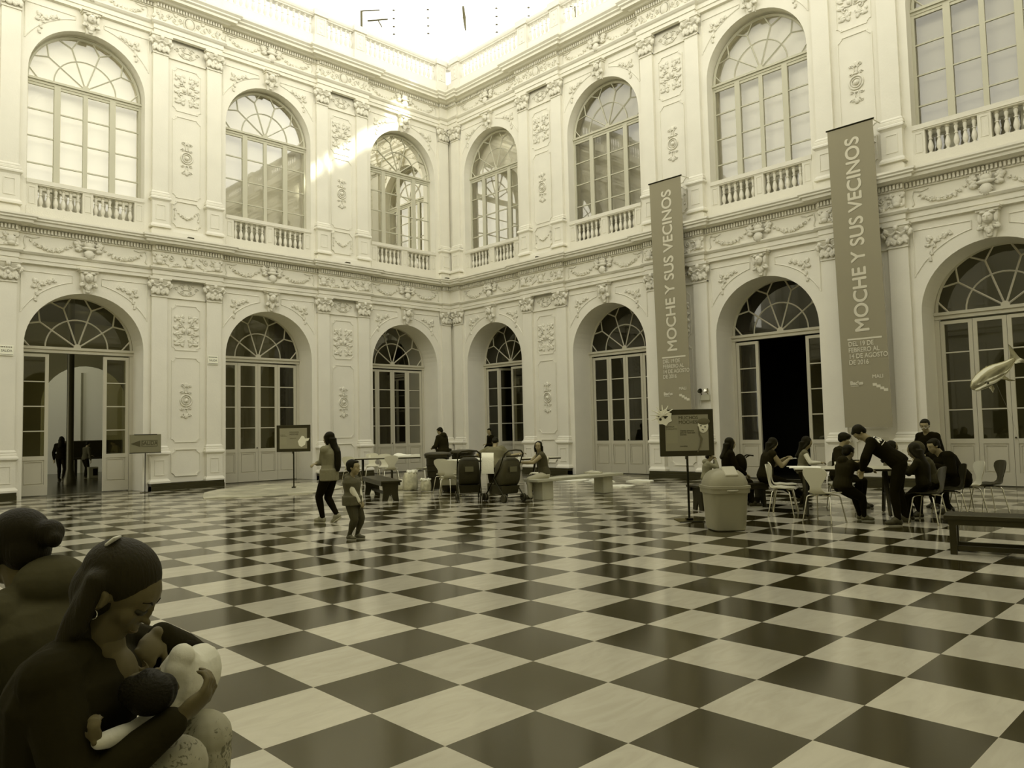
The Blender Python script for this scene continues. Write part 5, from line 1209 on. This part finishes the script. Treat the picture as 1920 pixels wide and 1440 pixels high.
human('person', 'girl in a grey vest with white sleeves standing left of the craft table', (-5.55, -16.35), -62, 1.28, (0, 0, .64), lean=8, head=(28, -5, 0), hl=(.26, .08, .80), hr=(.3, -.1, .80), pl=(-.6, .7, -.3), pr=(-.7, -.6, -.3), fl=(.0, .07, 0), fr=(-.05, -.07, 0), top=mat('girl_vest', (.13, .12, .065), .8), sleeve=.0, sleevem=C_WHT, bottom=C_DRK, hair='mid', kid=True, vox=.0105)
human('person', 'man with glasses in dark clothes seated behind the craft table', (-5.12, -16.8), -88, 1.68, (0, 0, .56), lean=10, head=(14, 10, 0), hl=(.32, .15, .8), hr=(.32, -.12, .8), fl=(.35, .12, 0), fr=(.38, -.12, 0), top=C_DRK, bottom=C_BLK, hair='fluffy', glasses=True, vox=.0115, girth=1.05, shoe=SHD)
human('person', 'child in a black hooded jacket sitting on the near pale chair, back turned, reaching right', (-7.02, -17.66), -40, 1.30, (0, 0, .53), lean=12, twist=8, head=(24, 10, 0), hl=(.42, .22, .78), hr=(.46, -.02, .76), pl=(0, .8, -.4), pr=(-.2, -.8, -.5), fl=(.32, .12, 0), fr=(.30, -.05, 0), toe=(-10, -10), top=C_DRK, bottom=C_BLK, hair='boy', kid=True, hood='down', vox=.0105, girth=1.25, shoe=mat('grey_trainer', (.1, .095, .05), .5))
human('person', 'girl with glasses and dark hair seated behind the craft table, looking right', (-4.85, -17.55), -62, 1.22, (0, 0, .57), lean=8, head=(8, -5, 0), hl=(.3, .1, .8), hr=(.26, -.1, .8), fl=(.25, .08, 0), fr=(.25, -.08, 0), top=C_GRY, bottom=C_BLK, hair='mid', kid=True, glasses=True, vox=.0105)
gd, GJ = human('person', 'guide in black bent over the craft table, white lettering across the back', (-6.93, -18.47), 112, 1.74, (0, 0, .90), lean=50, tilt=0, head=(62, 10, 0), hl=(.50, .14, .80), hr=(.50, -.04, .80), pl=(.2, 1, -.1), pr=(-.1, -1, -.1), fl=(.06, .14, 0), fr=(-.06, -.16, 0), toe=(20, 0), top=C_BLK, sleeve=1, bottom=C_BLK, hair='short', vox=.0105, girth=1.0, shoe=SHD)
up = (GJ['chest'] - GJ['pel']).normalized(); nb = (GJ['back'] * .8 + GJ['side1'] * .6).normalized(); o = GJ['pel'].lerp(GJ['chest'], .84) + GJ['side1'] * .075 + GJ['back'] * .115; xt = up.cross(nb)
LW = mat('shirt_lettering', (.72, .70, .54), .7)
def wrap(o_, body, nrm, off=.004):
    from mathutils.bvhtree import BVHTree
    me = body.data; bv = BVHTree.FromPolygons([v.co for v in me.vertices], [tuple(p.vertices) for p in me.polygons])
    for v in o_.data.vertices:
        p = o_.matrix_basis @ v.co; h = bv.ray_cast(p + nrm * .3, -nrm)
        v.co = (h[0] + nrm * off) if h[0] is not None else p
    o_.matrix_basis = Matrix.Identity(4)
tp = [c for c in gd.children if c.name.startswith('top')][0]
import bmesh
def subd(o_, n):
    b_ = bmesh.new(); b_.from_mesh(o_.data); bmesh.ops.triangulate(b_, faces=b_.faces); bmesh.ops.subdivide_edges(b_, edges=b_.edges, cuts=n, use_grid_fill=True); b_.to_mesh(o_.data); b_.free()
t_ = text_mesh('MALI', .115, LW, parent=gd, M=TM(o, xt, up), depth=0, bold=.004); subd(t_, 2); wrap(t_, tp, nb)
for x0, x1, y0, y1 in ((-.12, .05, -.08, -.07), (-.12, .11, .062, .078)):
    m = MB(); m.add([(x0 + (x1 - x0) * k / 12, y, 0) for k in range(13) for y in (y0, y1)], [(2 * k, 2 * k + 2, 2 * k + 3, 2 * k + 1) for k in range(12)]); q = m.build('shirt_stripe', LW, gd, fix=False); q.matrix_basis = TM(o, xt, up); wrap(q, tp, nb)
human('person', 'standing child with glasses in black, leaning left at the wall side of the group', (-4.55, -18.2), 158, 1.60, (0, 0, .82), lean=16, head=(16, 25, 0), hl=(.30, .10, .92), hr=(.30, -.12, .90), fl=(.05, .08, 0), fr=(-.05, -.08, 0), top=C_BLK, bottom=C_BLK, hair='short', kid=False, glasses=True, vox=.0115)
human('person', 'girl with long dark hair seated with her back to us right of the guide', (-6.42, -18.62), 100, 1.28, (0, 0, .55), lean=10, head=(22, 0, 0), hl=(.3, .1, .8), hr=(.3, -.1, .78), fl=(.25, .08, 0), fr=(.2, -.08, 0), top=C_DRK, bottom=C_BLK, hair='longstraight', hairm=HB, kid=True, vox=.0115)
human('person', 'hooded child hunched over the table between the long-haired girl and the stooping adult', (-5.75, -18.55), 130, 1.34, (0, 0, .55), lean=24, head=(20, 0, 0), hl=(.35, .1, .8), hr=(.36, -.1, .78), fl=(.25, .08, 0), fr=(.2, -.08, 0), top=mat('olive_hoodie', (.035, .031, .012), .85), bottom=C_BLK, hair=None, hood='up', kid=True, vox=.0115, girth=1.2)
human('person', 'stooping adult in black with a dark cap crouched at the right end of the group', (-5.05, -18.72), 140, 1.72, (0, 0, .56), lean=38, head=(20, 0, 0), hl=(.45, .1, .78), hr=(.42, -.1, .76), fl=(.30, .12, 0), fr=(.1, -.12, 0), top=C_BLK, bottom=C_BLK, hair='short', vox=.0125, girth=1.25)
human('person', 'person in a dark top with a printed back standing inside the open left doorway', (-11.25, 8.4), 60, 1.66, (0, 0, .84), head=(5, 0, 0), fl=(.05, .08, 0), fr=(-.05, -.08, 0), top=C_BLK, bottom=C_BLK, hair='mid', vox=.016, face=False)
human('person', 'smaller person in dark trousers deep inside the open left doorway', (-10.15, 9.6), 20, 1.45, (0, 0, .735), lean=8, head=(20, 0, 0), hl=(.3, .1, .85), fl=(.05, .08, 0), fr=(-.05, -.08, 0), top=C_MID, bottom=C_BLK, hair='short', vox=.016, face=False)
human('person', 'person leaning over the dark table inside the open left doorway', (-8.6, 10.6), -170, 1.55, (0, 0, .78), lean=30, head=(30, 0, 0), hl=(.4, .1, .85), hr=(.4, -.1, .85), fl=(.05, .08, 0), fr=(-.05, -.08, 0), top=C_GRY, bottom=C_DRK, hair='short', vox=.016, face=False)

# backpack
b = empty('backpack', (-5.93, -15.5, .5), radians(-46)); tag(b, 'black backpack on the back of the woman reading on the bench', 'backpack')
m = MB(); m.ell((-.13, 0, .27), (.12, .15, .2), 16, 12); m.ell((-.2, 0, .18), (.07, .12, .12), 14, 10); bake(m, 'bag_body', C_BLK, b, .012, 2)
m = MB()
for s in (-1, 1): m.tube([(-.05, s * .09, .40), (.02, s * .1, .44), (.09, s * .1, .43)], .012, 6)
m.build('strap', C_BLK, b, smooth=True)
sheet(-5.35, -16.12, .86, .06, .08, -46, 'small white paper in the hands of the bowed woman on the bench', 21, .01)
bb = empty('feeding_bottle', (-7.30, -10.98, .74)); tag(bb, 'white bottle held by the young woman on the marble bench', 'bottle')
m = MB(); m.lathe([(.035, 0), (.04, .02), (.04, .15), (.03, .17), (.03, .19)], 14); m.build('bottle_body', WHITEP, bb, smooth=True)
m = MB(); m.lathe([(.03, .19), (.03, .205), (.012, .215), (.008, .235)], 12); m.build('teat', C_WHT, bb, smooth=True)

# inside the left gallery
r = empty('dark_cabinet', (-9.3, 11.6, 0), radians(10)); tag(r, 'dark piano-like cabinet inside the open left doorway', 'cabinet')
m = MB(); m.cbox((-1.0, -.35, .75), (1.0, .35, 1.42), .02); m.build('body', BLK, r)
m = MB(); m.cbox((-1.1, -.55, .68), (1.1, .35, .75), .01); m.build('shelf', BLK, r)
for s in (-1, 1):
    m = MB(); m.cbox((s * .9 - .06, -.45, 0), (s * .9 + .06, .3, .68), .01); m.build('leg', BLK, r)
r = empty('box', (-9.95, 9.4, 0)); tag(r, 'small pale carton on the floor inside the open left doorway', 'box')
m = MB(); m.cbox((-.16, -.14, 0), (.16, .14, .42), .008); m.build('carton', mat('carton', (.2, .19, .11), .7), r)
m = MB(); m.box((-.02, -.145, .1), (.14, -.14, .36)); m.build('opening', C_BLK, r)
m = MB(); m.lathe([(.2, 0), (.2, .15), (.15, .3), (.11, .5), (.10, 6.6)], 20); o = m.build('iron_column', mat('dark_column', (.022, .02, .01), .4), smooth=40); o.location = (-11.6, 5.9, 0); tag(o, 'dark iron column inside the open left doorway', 'column', 'iron columns in the left gallery')
o2 = o.copy(); COL.objects.link(o2); o2.location = (-9.3, 3.6, 0); o2['label'] = 'iron column seen through the right leaf of the open left doors'
o2 = o.copy(); COL.objects.link(o2); o2.location = (-5.0, 3.6, 0); o2['label'] = 'iron column in the gallery seen through the second doors of the left wall'

# ---- the two women in the foreground
r = plank_bench(-18.3, -20.1, 88, 1.7, .42, 'dark bench at the bottom left corner under the two seated women'); r.scale = (1, 1, 1.16)
SKN = mat('skin_foreground_shaded', (.105, .086, .036), .5, spec=.25)  # skin colour darkened to paint in the shade on the foreground figures
FLO = bpy.data.materials.new('floral_trousers'); FLO.use_nodes = True; nt = FLO.node_tree; pb = nt.nodes['Principled BSDF']; pb.inputs['Roughness'].default_value = .8
tc = nt.nodes.new('ShaderNodeTexCoord'); n1 = nt.nodes.new('ShaderNodeTexNoise'); n1.inputs['Scale'].default_value = 38; n1.inputs['Detail'].default_value = 3; n1.inputs['Distortion'].default_value = 2.5
n2 = nt.nodes.new('ShaderNodeTexNoise'); n2.inputs['Scale'].default_value = 11; mu = nt.nodes.new('ShaderNodeMath'); mu.operation = 'MULTIPLY'
cr = nt.nodes.new('ShaderNodeValToRGB'); cr.color_ramp.elements[0].position = .29; cr.color_ramp.elements[0].color = (.33, .31, .19, 1); cr.color_ramp.elements[1].position = .33; cr.color_ramp.elements[1].color = (.13, .12, .06, 1)
nt.links.new(tc.outputs['Object'], n1.inputs['Vector']); nt.links.new(tc.outputs['Object'], n2.inputs['Vector']); nt.links.new(n1.outputs['Fac'], mu.inputs[0]); nt.links.new(n2.outputs['Fac'], mu.inputs[1]); nt.links.new(mu.outputs[0], cr.inputs['Fac']); nt.links.new(cr.outputs['Color'], pb.inputs['Base Color'])
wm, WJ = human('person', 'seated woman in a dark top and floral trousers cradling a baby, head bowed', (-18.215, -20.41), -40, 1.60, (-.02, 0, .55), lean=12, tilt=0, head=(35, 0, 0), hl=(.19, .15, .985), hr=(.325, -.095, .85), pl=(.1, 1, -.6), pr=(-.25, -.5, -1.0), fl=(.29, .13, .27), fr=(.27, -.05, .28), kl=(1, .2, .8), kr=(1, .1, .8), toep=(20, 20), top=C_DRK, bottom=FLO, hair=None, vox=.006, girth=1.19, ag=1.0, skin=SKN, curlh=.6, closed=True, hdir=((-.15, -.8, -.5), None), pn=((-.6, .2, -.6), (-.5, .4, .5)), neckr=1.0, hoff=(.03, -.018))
W = Matrix.Translation((-18.215, -20.41, 0)) @ Matrix.Rotation(radians(-40), 4, 'Z')
def near_hair():
    c, R, hh = WJ['hc'], WJ['Rz'], WJ['hh']; q = R.to_quaternion(); m = MB()
    def P(f, l, u): return c + R @ Vector((f * hh, l * hh, u * hh))
    for f, l, u, a, b, e in ((-.12, 0, .17, .44, .385, .395), (-.2, 0, -.05, .34, .38, .38)): m.ell(tuple(P(f, l, u)), (a * hh, b * hh, e * hh), 24, 16, rot=q)
    for s in (-1, 1): m.ell(tuple(P(-.12, s * .28, .16)), (.24 * hh, .1 * hh, .2 * hh), 16, 10, rot=q)
    for i in range(19):
        l = -.39 + .043 * i; k = abs(l) * .4
        a = P(-.35 + k, l, .1); b = a + Vector((-.03 - .008 * (i % 3), l * .03, -.08)); d = b + Vector((-.018 + .018 * (i % 3), l * .05, -.07)); e = d + Vector((-.03 - .016 * (i % 2), l * .04, -.045 - .012 * (i % 3)))
        limb(m, [a, b, d, e] if i > 3 else [a, b, a.lerp(d, .75)], [.028, .022, .021, .009] if i > 3 else [.028, .022, .012], 10)
    for s in (-1, 1):
        p0 = P(-.2, s * .33, .0); limb(m, [p0, p0 + Vector((-.035, s * .012, -.075)), p0 + Vector((-.055, s * .02, -.135)), p0 + Vector((-.09, s * .01, -.17))], [.028, .03, .028, .014], 10)
    bake(m, 'hair', hair_mat('brown_hair_foreground', (.017, .014, .005)), wm, .006, 3)
    er = MB(); er.ell(tuple(P(-.03, -.385, -.04)), (.055 * hh, .035 * hh, .115 * hh), 14, 10, rot=q); er.tube([tuple(P(f_, -.415, u_)) for f_, u_ in ((.0, -.1), (-.02, .03), (-.06, .06), (-.085, .01), (-.07, -.08), (-.03, -.14))], .006, 6); bake(er, 'ear', SKN, wm, .0035, 2)
    k = MB()
    p = P(-.38, -.13, .46); k.cbox((-.016, -.02, -.004), (.016, .02, .004), .003, Matrix.Translation(p) @ Matrix.Rotation(radians(-38), 4, 'Y')); k.build('hair_clip', mat('pale_clip', (.55, .53, .4), .3), wm, smooth='all')
    e = MB(); p = P(-.02, -.4, -.2); e.tube([tuple(p + Vector((.009 * cos(a * pi / 8), 0, .011 * sin(a * pi / 8)))) for a in range(17)], .0018, 6, caps=False); e.build('earring', CHROME, wm, smooth='all')
near_hair()
# neckline skin panel of the open top
m = MB(); ch = WJ['chest']; m.ell(tuple(ch + Vector((.075, .0, -.075))), (.045, .062, .075), 14, 10); m.ell(tuple(ch + Vector((.05, 0, -.0))), (.04, .05, .06), 14, 10); bake(m, 'neckline', SKN, wm, .006, 3)
# baby lying across the lap, head towards the camera
hd = Vector((.275, -.12, .915)); hip = Vector((.27, .18, .865)); upb = (hd - hip).normalized(); fwb = (Vector((-1, 0, .25)) - upb * Vector((-1, 0, .25)).dot(upb)).normalized(); lfb = upb.cross(fwb)
Bm = Matrix(((fwb.x, lfb.x, upb.x, 0), (fwb.y, lfb.y, upb.y, 0), (fwb.z, lfb.z, upb.z, 0), (0, 0, 0, 1)))
BH = .73; org = hip; Bm.translation = org; Bi = Bm.inverted(); B3 = Bi.to_3x3()
def bl(x, y, z): return tuple(Bi @ Vector((x, y, z)))
def bd(x, y, z): return tuple(B3 @ Vector((x, y, z)))
bb, BJ = human('person', 'dark-haired baby in a white top lying in the arms of the seated woman', (0, 0, 0), 0, BH, (0, 0, -.04), lean=0, head=(10, 0, 0), hl=bl(.175, -.255, .85), hr=bl(.205, .05, .905), pl=bd(.5, -.4, -1), pr=bd(.9, .1, .1), fl=(.16, .05, -.2), fr=(.18, -.05, -.2), top=C_WHT, bottom=C_BLK, hair='boy', kid=True, vox=.005, skin=SKN, girth=.98, ag=1.0, khead=.195, curlh=.6, hdir=(bd(-.1, -.1, 1), None), hairm=hair_mat('baby_hair', (.006, .005, .002)))
bb.matrix_world = W @ Bm

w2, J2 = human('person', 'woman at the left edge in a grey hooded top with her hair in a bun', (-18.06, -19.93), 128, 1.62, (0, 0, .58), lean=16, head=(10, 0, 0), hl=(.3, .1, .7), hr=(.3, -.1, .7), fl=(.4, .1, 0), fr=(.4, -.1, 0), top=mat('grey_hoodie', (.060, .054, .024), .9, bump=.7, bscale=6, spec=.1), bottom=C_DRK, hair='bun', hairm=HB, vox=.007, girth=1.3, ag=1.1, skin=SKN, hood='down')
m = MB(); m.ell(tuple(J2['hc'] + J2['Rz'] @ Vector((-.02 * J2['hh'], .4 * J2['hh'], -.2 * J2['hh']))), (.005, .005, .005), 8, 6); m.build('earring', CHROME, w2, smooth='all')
